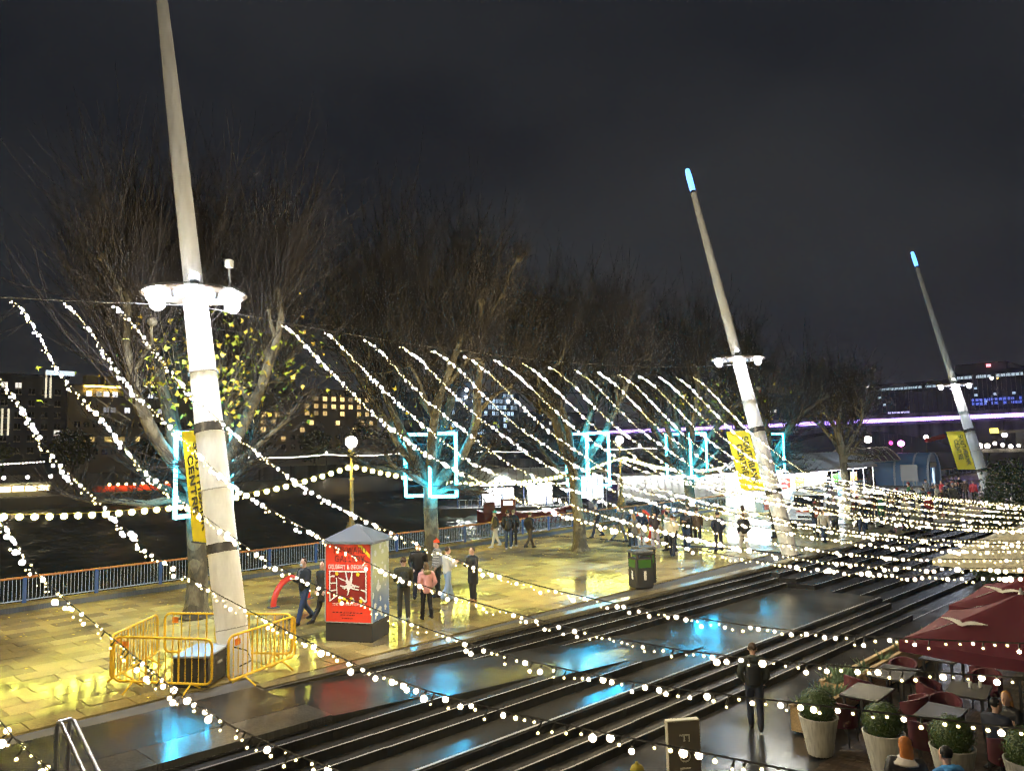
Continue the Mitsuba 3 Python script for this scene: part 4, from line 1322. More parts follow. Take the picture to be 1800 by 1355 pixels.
    for sh, e, w in ((sL, eL, wL), (sR, eR, wR)): J += chain([sh, e, w], [.082, .066, .050], N)
    J += [hull(sph(neck + [0, -.01, -.02], (.075, .07, .03), N), sph(neck + [0, -.01, .03], (.072, .068, .012), N))]
    jk = put_('jacket', fuse(J, .08, 3), cloth(top))
    if hood is not None: put_('hood', fuse([hull(sph(neck + [0, -.10, -.02], (.13, .06, .08), N), sph(neck + [0, -.03, .02], (.12, .06, .03), N))]), cloth(hood), None)
    if collar is not None: put_('collar', fuse([hull(sph([0, .0, 1.49 + dz], (.10, .09, .03), 1), sph([0, -.03, 1.41 + dz], (.19, .14, .05), 1))]), cloth(collar), 'broad white collar')
    if stripes is not None:
        part(t, 'jacket_stripes', move((cat([tube([(.19 * math.cos(q), .150 * math.sin(q), zz) for q in np.linspace(0, 6.283, 17)], .014, 5) for zz in (1.0, 1.08, 1.16, 1.24, 1.32)])[0] * s, cat([tube([(.19 * math.cos(q), .150 * math.sin(q), zz) for q in np.linspace(0, 6.283, 17)], .014, 5) for zz in (1.0, 1.08, 1.16, 1.24, 1.32)])[1]), (x, y, z), RF), cloth(stripes))
    if scarf is not None:
        put_('scarf', fuse([hull(sph(neck + [0, -.05, .0], (.085, .05, .035), N), sph(neck + [0, .05, -.02], (.085, .06, .045), N)), hull(sph(neck + [.05, .10, -.05], .035, 0), sph([.07, .155, 1.18 + dz], .035, 0))]), cloth(scarf))
    if tote is not None:
        put_('shoulder_bag', fuse([hull(sph([.26, .0, 1.02 + dz], (.05, .13, .03), N), sph([.27, .0, .82 + dz], (.06, .15, .03), N))]), cloth(tote))
        put_('strap', tube([np.array(q) for q in ([.26, .06, 1.02 + dz], [.21, .02, 1.44 + dz], [.26, -.06, 1.02 + dz])], .012, 5), cloth(tote))
    # shoes
    for a in (ankL, ankR):
        f0, f1 = foot(a)
        up_ = a + [0, 0, .20] if boots else a + [0, 0, .0]
        put_('shoe', fuse([hull(sph(f0 + [0, 0, -.01], (.045, .05, .038), N), sph(f1 + [0, .01, -.005], (.046, .05, .03), N), sph(a + [0, 0, -.01], .048, N)), hull(sph(a, .05, N), sph(up_, .056, N))]), cloth(shoe, .4))
    # hair, hat
    Hh = [hull((head * [.088, .092, .095])[head[:, 1] < .45] @ RH.T + hd([0, -.018, .045]))]
    if long_hair: Hh += [hull(sph(hd([0, -.06, .02]), (.085, .055, .06), N), sph(hd([0, -.085, -.17 * bob]), (.095, .045, .05), N))]
    put_('hair', fuse(Hh), cloth(hair, .5))
    if hat is not None:
        if hat_style == 'beanie': hm = [hull((head * [.098, .106, .085])[head[:, 2] > -.2] @ RH.T + hd([0, -.005, .07])), hull(sph(hd([0, -.01, .165]), .028, N))]
        else: hm = [hull((head * [.095, .10, .08])[head[:, 2] > -.1] @ RH.T + hd([0, 0, .08])), hull((head * [.16, .17, .012]) @ RH.T + hd([0, 0, .075]))]
        put_('hat', fuse(hm), cloth(hat))
    if bag is not None: put_('backpack', fuse([hull(sph([0, -.20, 1.32 + dz], (.13, .075, .07), N), sph([0, -.21, 1.0 + dz], (.14, .085, .07), N))]), cloth(bag), None)
    if mask: put_('face_mask', fuse([hull(sph(hd([0, .072, -.03]), (.055, .04, .03), N), sph(hd([0, .06, -.075]), (.045, .035, .02), N))]), cloth((.45, .55, .62)), 'pale blue face mask')
    return t


d2 = math.radians
AWAY = d2(48)
person(11.72, 19.25, 0, d2(185), 'walking man in dark jacket, jeans and pale face mask left of the kiosk', (.018, .022, .03), JEANS, BLK, BROWNH, 1.78, 'walk', .8, 'phone', mask=True, scarf=(.10, .11, .13))
person(12.0, 18.72, 0, d2(190), 'person in a long dark coat and boots half hidden behind the poster kiosk', (.03, .026, .02), BLK, BLK, BLK, 1.72, 'walk', -.7, 'pockets', .25)
person(13.70, 17.35, 0, d2(55), 'man in an olive jacket with a dark backpack, seen from behind right of the kiosk', OLIVE, (.05, .05, .045), (.5, .5, .5), BROWNH, 1.72, 'stand', .6, 'phone', bag=(.02, .024, .02))
person(14.12, 16.86, 0, d2(70), 'woman in a pink padded jacket and black tights seen from behind', PINK, BLK, BLK, (.08, .05, .02), 1.58, 'walk', .35, 'pockets', .06, True, hood=(.25, .20, .09), boots=True)
person(16.0, 19.5, 0, d2(-130), 'person in black with a wide brimmed dark hat behind the woman in pink', BLK, NAVY, BLK, BLK, 1.76, 'stand', .2, 'pockets', hat=BLK, hat_style='brim')
person(16.6, 19.25, 0, d2(160), 'person in an orange red woolly hat and a grey patterned jacket', (.25, .25, .25), BLK, BLK, BROWNH, 1.80, 'stand', .3, 'pockets', hat=(.85, .06, .01), stripes=(.6, .6, .6))
person(16.35, 18.5, 0, d2(-10), 'person in a cream jacket and wide pale blue jeans by the group near the kiosk', WHITE, LJEANS, (.6, .6, .6), BROWNH, 1.66, 'walk', .55, 'phone', wide=True)
person(16.75, 17.75, 0, d2(175), 'woman in a long black coat and pale socks facing left, alone right of the group', BLK, BLK, (.25, .13, .06), BROWNH, 1.66, 'stand', .4, 'phone', .32, collar=None)
person(26.75, 26.7, 0, d2(150), 'person in a teal woolly hat and pale trousers by the railing', (.03, .03, .03), WHITE, (.6, .6, .6), BROWNH, 1.74, 'walk', .6, 'pockets', hat=(.06, .42, .52), scarf=(.35, .28, .12), tote=(.05, .03, .02))
person(26.5, 25.6, 0, d2(45), 'tall person in black with jeans walking away by the railing', BLK, JEANS, (.5, .5, .5), BLK, 1.84, 'walk', .35, 'pockets', .05, scarf=(.12, .03, .03), bag=(.03, .03, .035))
person(27.5, 26.2, 0, d2(30), 'light brown haired person in a dark coat next to the tall person in black', BLK, BLK, (.5, .5, .5), BLONDE, 1.78, 'stand', .4, 'pockets', .1)
person(27.35, 25.0, 0, d2(-5), 'person in a dark jacket and brown trousers striding right by the railing', (.02, .018, .02), (.06, .045, .03), BLK, BROWNH, 1.72, 'walk', .9, 'pockets')
person(32.6, 25.0, 0, d2(140), 'person in navy with a grey hat striding past behind the third tree', NAVY, NAVY, BLK, (.3, .3, .3), 1.72, 'walk', .8, 'pockets', hat=(.30, .29, .28))
person(31.7, 22.9, 0, d2(160), 'person in grey trousers stepping behind the group at the red hoop', (.05, .05, .055), GREY, BLK, BROWNH, 1.74, 'walk', -.9, 'down')
person(30.6, 21.4, 0, d2(70), 'person in black with a grey blue backpack left of the red hoop', BLK, BLK, BLK, BROWNH, 1.76, 'stand', .3, 'pockets', bag=(.20, .26, .31))
person(30.45, 20.75, 0, d2(60), 'person in a navy jacket and pale wide trousers before the red hoop', NAVY, (.42, .41, .42), (.5, .5, .5), BROWNH, 1.74, 'stand', .5, 'pockets', wide=True)
person(30.6, 20.1, 0, d2(50), 'person in a black jacket and pinkish trousers below the red hoop', (.04, .03, .035), (.42, .34, .34), (.5, .5, .5), BLK, 1.72, 'stand', .5, 'phone', wide=True, tote=(.30, .22, .10))
person(30.2, 19.2, 0, d2(100), 'person with a big black backpack over a cream jacket right of the red hoop', (.55, .52, .42), BLK, BLK, BLK, 1.74, 'stand', .3, 'down', bag=BLK)
person(28.6, 17.95, 0, d2(20), 'person in a pale cream jacket and navy trousers walking near the litter bins', (.62, .58, .46), NAVY, NAVY, BROWNH, 1.78, 'walk', .6, 'phone', hood=(.62, .58, .46))
person(31.1, 18.75, 0, d2(200), 'person in black with blue jeans beside the fourth tree', BLK, JEANS, BLK, BROWNH, 1.80, 'walk', .4, 'phone')
person(34.4, 20.6, 0, d2(60), 'person in black behind the group, just left of the fourth tree', BLK, BLK, BLK, BLK, 1.76, 'stand', .2, 'pockets')
person(36.0, 23.6, 0, d2(90), 'person in black leaning at the railing beyond the red hoop', BLK, BLK, BLK, BROWNH, 1.74, 'stand', .2, 'pockets')
person(31.1, 17.15, 0, d2(40), 'person all in navy with a hood up walking away left of the middle mast', NAVY, NAVY, BLK, BLK, 1.74, 'walk', .35, 'pockets', hat=NAVY)
person(31.1, 15.95, 0, d2(55), 'person in a black jacket and pale trousers walking away by the middle mast', BLK, (.46, .43, .40), (.5, .5, .5), (.10, .05, .03), 1.72, 'walk', .5, 'pockets')
person(29.2, 20.3, 0, d2(80), 'person in grey coat with tan shoulder bag, left of the red hoop group', (.12, .12, .125), JEANS, BLK, BLONDE, 1.68, 'stand', .3, 'phone', .2, True, tote=(.30, .20, .10))
person(31.9, 20.2, 0, d2(210), 'person in a dark green jacket and mustard hat facing the red hoop group', (.03, .07, .04), BLK, BLK, BROWNH, 1.77, 'stand', -.3, 'pockets', hat=(.40, .30, .04))
person(33.0, 19.3, 0, d2(30), 'person in a brown coat and white scarf between the hoop and middle mast', (.09, .055, .03), BLK, BLK, BROWNH, 1.71, 'walk', .7, 'down', .2, scarf=(.6, .58, .52))
person(33.9, 21.6, 0, d2(170), 'person in a maroon jacket and grey trousers right of the red hoop, farther back', (.14, .02, .03), GREY, BLK, BLK, 1.73, 'walk', -.5, 'pockets', bag=(.05, .05, .06))
person(29.7, 18.5, 0, d2(120), 'person in charcoal with a pale blue hat close behind the litter bins', (.04, .042, .05), NAVY, (.5, .5, .5), BROWNH, 1.65, 'stand', .4, 'phone', hat=(.30, .42, .52))
# on and below the steps
person(15.35, 7.80, -1.284, d2(25), 'dark silhouetted man walking along the foot of the steps, left of the wooden troughs', (.02, .024, .02), NAVY, BLK, BROWNH, 1.78, 'walk', .5, 'pockets', hood=(.03, .034, .03), bag=(.012, .013, .016))
person(11.95, 3.82, -1.284, d2(20), 'red haired woman in black with a broad white collar by the planters', BLK, BLK, BLK, GINGER, 1.72, 'stand', .2, 'pockets', .2, True, collar=(.72, .66, .58), bob=.8, headturn=.2)
person(12.0, 3.30, -1.284, d2(60), 'dark haired person in a bright blue jacket in front of the planters', (.05, .24, .58), BLK, BLK, BLK, 1.70, 'stand', .2, 'pockets', hood=(.06, .28, .64), bag=NAVY)
person(8.8, 6.22, -1.284, d2(10), 'person in a mustard yellow woolly hat at the bottom edge by the totem sign', BLK, BLK, BLK, BROWNH, 1.66, 'stand', .2, 'pockets', hat=(.42, .33, .03))
person(10.1, 4.62, -1.284, d2(10), 'orange haired person at the bottom edge in front of the leftmost planter', (.35, .16, .03), BLK, BLK, (.55, .24, .05), 1.60, 'stand', .2, 'pockets')
person(15.95, 3.55, TZ - .02, d2(-20), 'seated dark haired person in black with the back turned, at the right edge', NAVY, BLK, BLK, BLK, 1.75, 'sit', 0, 'phone', headturn=-.5)
person(16.6, 3.50, TZ - .02, d2(160), 'seated fair haired woman leaning in to talk, at the right edge', BLK, BLK, BLK, (.52, .25, .08), 1.72, 'sit', 0, 'phone', 0, True)
# the distant crowd on the walk towards the pier
crg = np.random.default_rng(17)
CROWD = [(38.4, 15.6), (39.6, 16.3), (41.2, 15.9), (43.0, 15.0), (44.4, 15.9), (46.5, 15.9), (47.6, 17.3), (48.8, 15.6), (47.5, 14.3), (49.8, 14.0), (51.2, 15.4), (52.7, 16.3), (54.4, 17.8), (56.0, 14.9), (57.4, 17.0), (58.9, 15.9), (60.8, 16.4), (61.6, 15.0), (64.0, 14.6), (66.0, 15.6), (50.6, 17.6), (63.4, 17.6), (68.5, 16.6), (45.6, 13.8), (53.4, 13.9), (37.2, 17.4), (36.4, 14.6), (40.4, 14.3), (42.2, 13.4), (43.8, 13.2), (46.9, 12.9), (49.2, 16.6), (52.0, 14.6), (55.2, 16.2), (57.0, 14.2), (59.6, 14.6), (62.6, 16.0), (65.2, 17.0), (70.4, 17.5), (34.9, 17.9), (44.9, 14.8)]
TOPS = [(BLK, 'black'), (NAVY, 'navy'), ((.40, .03, .03), 'red'), (GREY, 'grey'), ((.03, .16, .06), 'green'), (BEIGE, 'beige'), (BLK, 'black'), ((.05, .03, .02), 'brown')]
seen_labels = {}
plan = sorted(CROWD, key=lambda q: math.atan2(q[1], q[0]), reverse=True)     # left to right as they stand in view
for i, (x, y) in enumerate(plan):
    tp, nm = TOPS[int(crg.integers(len(TOPS)))]
    coat = [0, .25, 0, .1][i % 4]; hat = [None, None, (.35, .05, .04), BLK, (.3, .3, .3)][i % 5]; bag = [None, BLK, None, (.2, .05, .03)][i % 4]
    hl = [None, None, 'red hat', 'black hat', 'grey hat'][i % 5]; gl = [None, 'black backpack', None, 'red brown backpack'][i % 4]
    bits = [q for q in (hl, gl) if q]
    person(x, y, 0, crg.uniform(0, 6.28), f'person in {nm} {"coat" if coat > .2 else "jacket"}' + (', ' + ', '.join(bits) if bits else '') + f', {nth[i]} from left in far crowd' if i < 24 else f'person in {nm} {"coat" if coat > .2 else "jacket"}' + (', ' + ', '.join(bits) if bits else '') + f', {nth[len(plan) - 1 - i]} from right in far crowd',
           tp, [BLK, NAVY, JEANS, GREY][int(crg.integers(4))], BLK, BROWNH, crg.uniform(1.58, 1.88), ['walk', 'stand'][i % 2], crg.uniform(-.6, .6), ['pockets', 'down', 'phone'][i % 3], coat=coat, hat=hat, bag=bag, long_hair=i % 3 == 0, fine=False, group='distant crowd by the pier')

# ================================================================== white van
vt = thing('van', 'white van parked facing the viewer in front of the lit pier shelter', 'van')
vc, va = np.array([43.6, 18.0, 0]), math.radians(192)
VR = rz(va)
VM = lambda m: move(m, vc, VR)
prof = [(-2.35, .35), (2.25, .35), (2.38, .55), (2.36, .88), (1.60, 1.12), (1.05, 1.86), (.75, 1.98), (-2.2, 1.98), (-2.38, 1.80)]
v, f = extrude(prof, 1.84)
part(vt, 'body', VM((np.column_stack([v[:, 0], v[:, 2] - .92, v[:, 1]]), f[:, ::-1])), 'white_paint')
v, f = extrude([(1.555, 1.20), (1.595, 1.22), (1.15, 1.80), (1.10, 1.80)], 1.56)
part(vt, 'windscreen', VM((np.column_stack([v[:, 0] + .02, v[:, 2] - .78, v[:, 1]]), f[:, ::-1])), 'window_dark')
for s in (-1, 1):
    v, f = extrude([(.25, 1.20), (1.42, 1.20), (1.02, 1.78), (.25, 1.78)], .02)
    part(vt, 'side_window', VM((np.column_stack([v[:, 0], s * .922 + v[:, 2] - .01, v[:, 1]]), f)), 'window_dark')
    part(vt, 'headlight', VM(bbox((.06, .34, .18), (2.36, s * .68, .78), 0, .02)), 'lamp_off')
    part(vt, 'mirror', VM(bbox((.10, .18, .22), (1.35, s * 1.04, 1.28), 0, .02)), 'black_metal')
    for xx in (1.45, -1.45):
        w = part(vt, 'wheel', VM(tube([(xx, s * .70, .33), (xx, s * .935, .33)], .33, 18)), 'tyre')
        part(w, 'rim', VM(tube([(xx, s * .93, .33), (xx, s * .945, .33)], .20, 14)), 'grey_metal')
part(vt, 'bumper', VM(bbox((.10, 1.80, .20), (2.38, 0, .47), 0, .03)), 'dark_metal')
part(vt, 'grille', VM(bbox((.03, .8, .12), (2.385, 0, .72))), 'black_metal')
part(vt, 'bonnet_stripe', VM(bbox((.5, 1.2, .012), (1.98, .1, 1.012), 0)), 'bright_red')
part(vt, 'roof_rack', VM(cat([box(-1.9, .5, -.8, -.74, 2.0, 2.12), box(-1.9, .5, .74, .8, 2.0, 2.12), box(-1.7, -1.6, -.8, .8, 2.06, 2.12), box(.2, .3, -.8, .8, 2.06, 2.12)])), 'black_metal')

# ================================================================== pier shelter, its entrance and the podium things
sh = thing('pier_shelter', 'long glowing market shelter with a pale translucent roof beyond the van', 'shelter')
X0, X1, Y0, Y1 = 51.0, 69.0, 23.2, 27.4
for i in range(9):
    x = X0 + (X1 - X0) * i / 8
    for y in (Y0, Y1): part(sh, 'post', tube([(x, y, 0), (x, y, 2.75)], .05, 8), 'white_paint')
    part(sh, 'roof_rib', tube([(x, Y0 - .25 + 4.7 * q, 2.78 + 1.15 * math.sin(math.pi * q) ** .8) for q in np.linspace(0, 1, 9)], .04, 6), 'grey_metal')
V = [[x, Y0 - .25 + 4.7 * q, 2.80 + 1.15 * math.sin(math.pi * q) ** .8] for x in np.linspace(X0 - .2, X1 + .2, 17) for q in np.linspace(0, 1, 11)]
F = [[i * 11 + j, (i + 1) * 11 + j, (i + 1) * 11 + j + 1, i * 11 + j + 1] for i in range(16) for j in range(10)]
F = np.array(F)
scene['canopy_film'] = {'type': 'twosided', 'bsdf': {'type': 'diffuse', 'reflectance': rgb((.45, .47, .46))}}
part(sh, 'roof', (np.array(V), np.vstack([F[:, [0, 1, 2]], F[:, [0, 2, 3]]])), 'canopy_film', smooth=True)
part(sh, 'eave', box(X0 - .2, X1 + .2, Y0 - .32, Y0 - .25, 2.62, 2.84), 'grey_metal')
part(sh, 'back_wall', box(X0, X1, Y1 - .05, Y1, .0, 2.7), 'white_paint')
for i in range(8):
    x = X0 + (X1 - X0) * (i + .5) / 8
    part(sh, 'light_panel', box(x - 1.15, x + 1.15, Y0 + .5, Y0 + 1.1, 2.50, 2.56), 'lamp_off', emit=(24, 26, 27), weight=1.6)
    part(sh, 'light_panel', box(x - 1.15, x + 1.15, Y1 - .30, Y1 - .10, 1.9, 2.3), 'lamp_off', emit=(5, 5.5, 6), weight=.6)
    part(sh, 'stall_panel', bbox((1.5, .05, .75), (x - .2 + .3 * (i % 3), Y0 + 1.25, 1.95 - .12 * (i % 2)), 0, .01), ['entrance_blue', 'hull_red', 'print_yellow', 'entrance_pale', 'canvas_cream', 'bin_green', 'entrance_blue', 'print_orange'][i])
    part(sh, 'shelf', bbox((1.9, .4, .05), (x, Y1 - .5, 1.3), 0), 'trough_wood')
    part(sh, 'counter_front', bbox((2.1, .04, .7), (x, Y0 + 1.37, .5), 0, .01), ['hull_red', 'grey_metal', 'entrance_blue', 'trough_wood'][i % 4])
    part(sh, 'counter', bbox((2.2, .6, 1.0), (x, Y0 + 1.7, .5), 0, .02), 'white_paint' if i % 2 else 'entrance_pale')
for i, (x, h_) in enumerate(((53.4, 1.1), (57.2, .8), (61.1, 1.0), (66.6, .9))):
    single('market_stall_board', bbox((1.4, .06, h_), (x, Y0 - .5, h_ / 2 + .0), .05), 'print_white' if i % 2 else 'entrance_pale', ('pale notice board nearest the van before the shelter', 'small blue board second along the shelter front', 'pale notice board third along the shelter front', 'small blue board by the black lamp standard')[i], 'board')
en = thing('pier_entrance', 'blue barrel vaulted pier entrance with a lit doorway', 'entrance building')
EX0, EX1, EY0, EY1, EZ = 80.6, 84.6, 22.1, 27.3, .44
ecx, er = (EX0 + EX1) / 2, (EX1 - EX0) / 2


def vault(cx, r, z1, y0, y1, n=14):
    P = [(cx - r, EZ)] + [(cx - r * math.cos(q), z1 + r * math.sin(q)) for q in np.linspace(0, math.pi, n)] + [(cx + r, EZ)]
    m = len(P)
    V = np.array([[x, y0, z] for x, z in P] + [[x, y1, z] for x, z in P])
    F = []
    for i in range(m - 1): F += [[i, i + 1, m + i + 1], [i, m + i + 1, m + i]]
    return V, np.array(F)


part(en, 'vault', vault(ecx, er, EZ + 1.15, EY0, EY1), 'entrance_blue', smooth=40)
for y in (EY0, EY0 + 1.3, EY0 + 3.0, EY1):
    V, F = vault(ecx, er + .05, EZ + 1.12, y - .09, y + .09)
    part(en, 'hoop_trim', (V, F), 'entrance_pale', smooth=40)
arch = [(-er, 0), (er, 0), (er, 1.15)] + [(er * math.cos(q), 1.15 + er * math.sin(q)) for q in np.linspace(0, math.pi, 15)[1:-1]] + [(-er, 1.15)]
door = sg.box(-.75, -.01, .75, 1.95)
v, f = extrude(sg.Polygon(arch).difference(door), .10)
EF = lambda m, dx=0, dz=0, dy=0: move((np.column_stack([m[0][:, 0], -m[0][:, 2], m[0][:, 1]]), m[1]), (ecx + dx, EY0 + .2 + dy, EZ + dz))
part(en, 'front_wall', EF((v, f)), 'entrance_blue')
part(en, 'gable_panel', EF(extrude([(1.1 * math.cos(q), .72 * math.sin(q)) for q in np.linspace(0, math.pi, 15)], .06), 0, 2.25, -.12), 'entrance_pale')
part(en, 'name_board', EF(extrude([(-1.0, 0), (1.0, 0), (1.0, .5), (-1.0, .5)], .06), 0, 1.70, -.13), 'canvas_cream')
part(en, 'lit_doorway', EF(extrude([(-.75, 0), (.05, 0), (.05, 1.55), (-.75, 1.55)], .03), 0, 0, .25), 'lamp_off', emit=(7, 9, 10), weight=.6)
part(en, 'grille', EF(cat([extrude([(.08 + .13 * k, 0), (.12 + .13 * k, 0), (.12 + .13 * k, 1.65), (.08 + .13 * k, 1.65)], .03) for k in range(6)]), 0, 0, -.02), 'grey_metal')
part(en, 'back_wall', EF(extrude(arch, .05), 0, 0, 4.9), 'entrance_blue')
cn = thing('walkway_canopy', 'dark barrel canopy with pale ribs joining the shelter to the blue entrance', 'canopy')
V = [[x, 24.6 + 3.0 * q - .2, 2.95 + 1.25 * math.sin(math.pi * q)] for x in np.linspace(69.4, 80.4, 9) for q in np.linspace(0, 1, 9)]
F = np.array([[i * 9 + j, (i + 1) * 9 + j, (i + 1) * 9 + j + 1, i * 9 + j + 1] for i in range(8) for j in range(8)])
mat('canopy_mauve', (.16, .10, .12), .4)
part(cn, 'cover', (np.array(V), np.vstack([F[:, [0, 1, 2]], F[:, [0, 2, 3]]])), 'canopy_mauve', smooth=True)
for x in np.linspace(69.4, 80.4, 7):
    part(cn, 'rib', tube([(x, 24.4 + 3.0 * q, 2.98 + 1.25 * math.sin(math.pi * q)) for q in np.linspace(0, 1, 11)], .05, 6), 'canvas_cream')
for y in (24.5, 27.3): part(cn, 'beam', box(69.4, 80.4, y - .05, y + .05, 2.85, 2.97), 'grey_metal')
single('notice_board', cat([box(79.2, 79.28, 22.6, 24.1, .95, 2.5), box(79.2, 79.26, 22.7, 22.78, .44, 1.0), box(79.2, 79.26, 23.9, 23.98, .44, 1.0)]), 'grey_metal', 'grey notice board left of the blue entrance', 'board')
pk = thing('spotlight', 'magenta spotlight on a dark pole above the blue entrance', 'spotlight')
part(pk, 'pole', tube([(86.4, 26.0, 0), (86.4, 26.0, 4.5)], .06, 8), 'dark_metal')
part(pk, 'lamp', ball((86.2, 26.0, 4.5), .33, 2), 'lamp_off', smooth=True, emit=(9, 1.4, 6.5), weight=.6)
part(pk, 'side_lamp', ball((85.9, 26.9, 4.58), .20, 2), 'lamp_off', smooth=True, emit=(3, .10, .9), weight=.2)
bm = single('red_beam', tube([(92.5, 25.3, 4.75), (95.2, 24.2, 5.2)], .24, 10), 'bright_red', 'red painted beam beside the magenta spotlight', 'beam')
og = thing('beacon', 'orange red round lamp left of the middle mast', 'lamp')
part(og, 'pole', tube([(65.4, 33.3, -3.5), (65.4, 33.3, 4.5)], .07, 8), 'dark_metal')
part(og, 'lamp', ball((65.4, 33.2, 4.56), .36, 2), 'lamp_off', smooth=True, emit=(6, .9, .2), weight=.3)
part(og, 'lamp', ball((64.6, 33.8, 5.2), .28, 2), 'lamp_off', smooth=True, emit=(4, 1.2, 5), weight=.2)

# ================================================================== on the river
pier = thing('floating_pier', 'floating pier with a lit white barrel canopy and glowing cabins', 'pier')
pv = lambda p: np.array(p, float)
A0, A1 = np.array([66.3, 73.3]), np.array([78.2, 61.6])      # the long side seen across the water
ad = (A1 - A0) / np.linalg.norm(A1 - A0); an = np.array([-ad[1], ad[0]])
if an @ A0 < 0: an = -an
PL = np.linalg.norm(A1 - A0)
pp = lambda s, o, z: np.array([*(A0 + ad * s + an * o), z])
PA = math.atan2(ad[1], ad[0])
part(pier, 'pontoon', bbox((PL + 8, 6, 1.2), pp(PL / 2 + 2, 3, -3.0), PA, .05), 'hull_dark')
N_ = 15
V = [pp(.3 + (PL - 2.5) * i / N_, .2 + 3.6 * q, .75 + 1.75 * math.sin(math.pi * min(q, 1)) ** .7) for i in range(N_ + 1) for q in np.linspace(0, 1, 11)]
F = np.array([[i * 11 + j, (i + 1) * 11 + j, (i + 1) * 11 + j + 1, i * 11 + j + 1] for i in range(N_) for j in range(10)])
part(pier, 'canopy', (np.array(V), np.vstack([F[:, [0, 1, 2]], F[:, [0, 2, 3]]])), 'canopy_sheet', smooth=True)
for i in range(N_ + 1):
    s = .3 + (PL - 2.5) * i / N_
    part(pier, 'rib', tube([pp(s, .2 + 3.6 * q, .78 + 1.75 * math.sin(math.pi * q) ** .7) for q in np.linspace(0, 1, 9)], .045, 5), 'grey_metal')
    if i % 3 == 0: part(pier, 'post', tube([pp(s, .4, -2.4), pp(s, .4, .8)], .07, 7), 'blue_paint')
for i in range(6):
    s = 1.5 + (PL - 4) * i / 5
    part(pier, 'lamp', bbox((2.1, .5, .16), pp(s, .8, .40), PA), 'lamp_off', emit=(60, 60, 54), weight=1)
part(pier, 'roof_light', bbox((2.0, .3, .12), pp(6, -.3, 1.2), PA), 'lamp_off', emit=(16, 16, 15), weight=.6)
part(pier, 'cabin', bbox((4.2, 3.0, 2.2), pp(5.5, 3.6, -1.2), PA, .03), 'white_paint')
part(pier, 'cabin', bbox((3.2, 3.0, 2.4), pp(11.0, 3.6, -1.1), PA, .03), 'white_paint')
for s in (4.2, 5.4, 6.6, 10.4, 11.5): part(pier, 'window', bbox((.7, .04, .9), pp(s, 2.06, -.9), PA), 'lamp_off', emit=(2.6, 2.8, 3.4), weight=.1)
for k in range(18): part(pier, 'railing_post', tube([pp(.5 + k * .8, .15, -2.4), pp(.5 + k * .8, .15, -1.4)], .03, 5), 'white_paint')
part(pier, 'rail', tube([pp(.2, .15, -1.4), pp(15.5, .15, -1.4)], .03, 5), 'white_paint')

boat = thing('river_boat', 'dark red river boat moored in front of the floating pier', 'boat')
b0, b1 = np.array([62.0, 64.8]), np.array([70.2, 56.4])
bd_ = (b1 - b0) / np.linalg.norm(b1 - b0); bn_ = np.array([-bd_[1], bd_[0]]); bl = np.linalg.norm(b1 - b0)
bp = lambda s, o, z: np.array([*(b0 + bd_ * s + bn_ * o), z])
st = [(0, .9, -2.0), (.8, 1.35, -2.25), (3, 1.6, -2.35), (7, 1.6, -2.3), (9.6, 1.2, -2.0), (11.3, .35, -1.55), (11.7, .04, -1.4)]
V = []
for s, w, z in st:
    V += [bp(s * bl / 11.7, -w, z), bp(s * bl / 11.7, -w * .7, -3.7), bp(s * bl / 11.7, w * .7, -3.7), bp(s * bl / 11.7, w, z)]
F = []
for i in range(len(st) - 1):
    for j in range(3):
        a = 4 * i + j; F += [[a, a + 1, a + 5], [a, a + 5, a + 4]]
    F += [[4 * i + 3, 4 * i, 4 * i + 4], [4 * i + 3, 4 * i + 4, 4 * i + 7]]
F += [[0, 3, 2], [0, 2, 1]]
part(boat, 'hull', (np.array(V), np.array(F)), 'hull_red')
BA_ = math.atan2(bd_[1], bd_[0])
part(boat, 'wheelhouse', bbox((1.7, 1.7, 1.5), bp(3.6, 0, -1.6), BA_, .05), 'hull_red')
part(boat, 'stern_cabin', bbox((1.3, 1.6, 1.2), bp(1.4, 0, -1.75), BA_, .05), 'hull_red')
part(boat, 'window', bbox((1.1, .03, .45), bp(3.6, .875, -1.25), BA_), 'lamp_off', emit=(2.4, 2.2, 1.6), weight=.05)
part(boat, 'window', bbox((1.1, .03, .45), bp(3.6, -.875, -1.25), BA_), 'lamp_off', emit=(2.4, 2.2, 1.6), weight=.05)
part(boat, 'rail', tube([bp(5, -1.3, -1.7), bp(8.4, -1.1, -1.5)], .03, 5), 'steel')

pav = thing('pier_pavilion', 'low floating pavilion with a row of white arched fins on a dark hull', 'pavilion')
c0, c1 = np.array([74.6, 53.4]), np.array([89.0, 40.2])
cd_ = (c1 - c0) / np.linalg.norm(c1 - c0); cn_ = np.array([-cd_[1], cd_[0]]); cn_ = cn_ if cn_ @ c0 > 0 else -cn_
cl = np.linalg.norm(c1 - c0); cp = lambda s, o, z: np.array([*(c0 + cd_ * s + cn_ * o), z]); CA_ = math.atan2(cd_[1], cd_[0])
part(pav, 'hull', bbox((cl + 6, 6, 2.0), cp(cl / 2, 3, -2.6), CA_, .1), 'hull_dark')
part(pav, 'wall', bbox((cl, .2, 2.9), cp(cl / 2, 2.2, -.15), CA_), 'white_paint')
part(pav, 'roof', bbox((cl + .6, 5, .22), cp(cl / 2, 2.6, 1.5), CA_, .05), 'canopy_sheet')
for i in range(24):
    s = cl * (i + .5) / 24
    part(pav, 'fin', tube([cp(s, .3, -1.55), cp(s, .3, .3), cp(s, .7, 1.0), cp(s, 1.5, 1.35)], .06, 5), 'white_paint')
for i in range(6): part(pav, 'lamp', bbox((2.2, .2, .12), cp(cl * (i + .5) / 6, 1.2, 1.25), CA_), 'lamp_off', emit=(17, 18, 19), weight=.6)
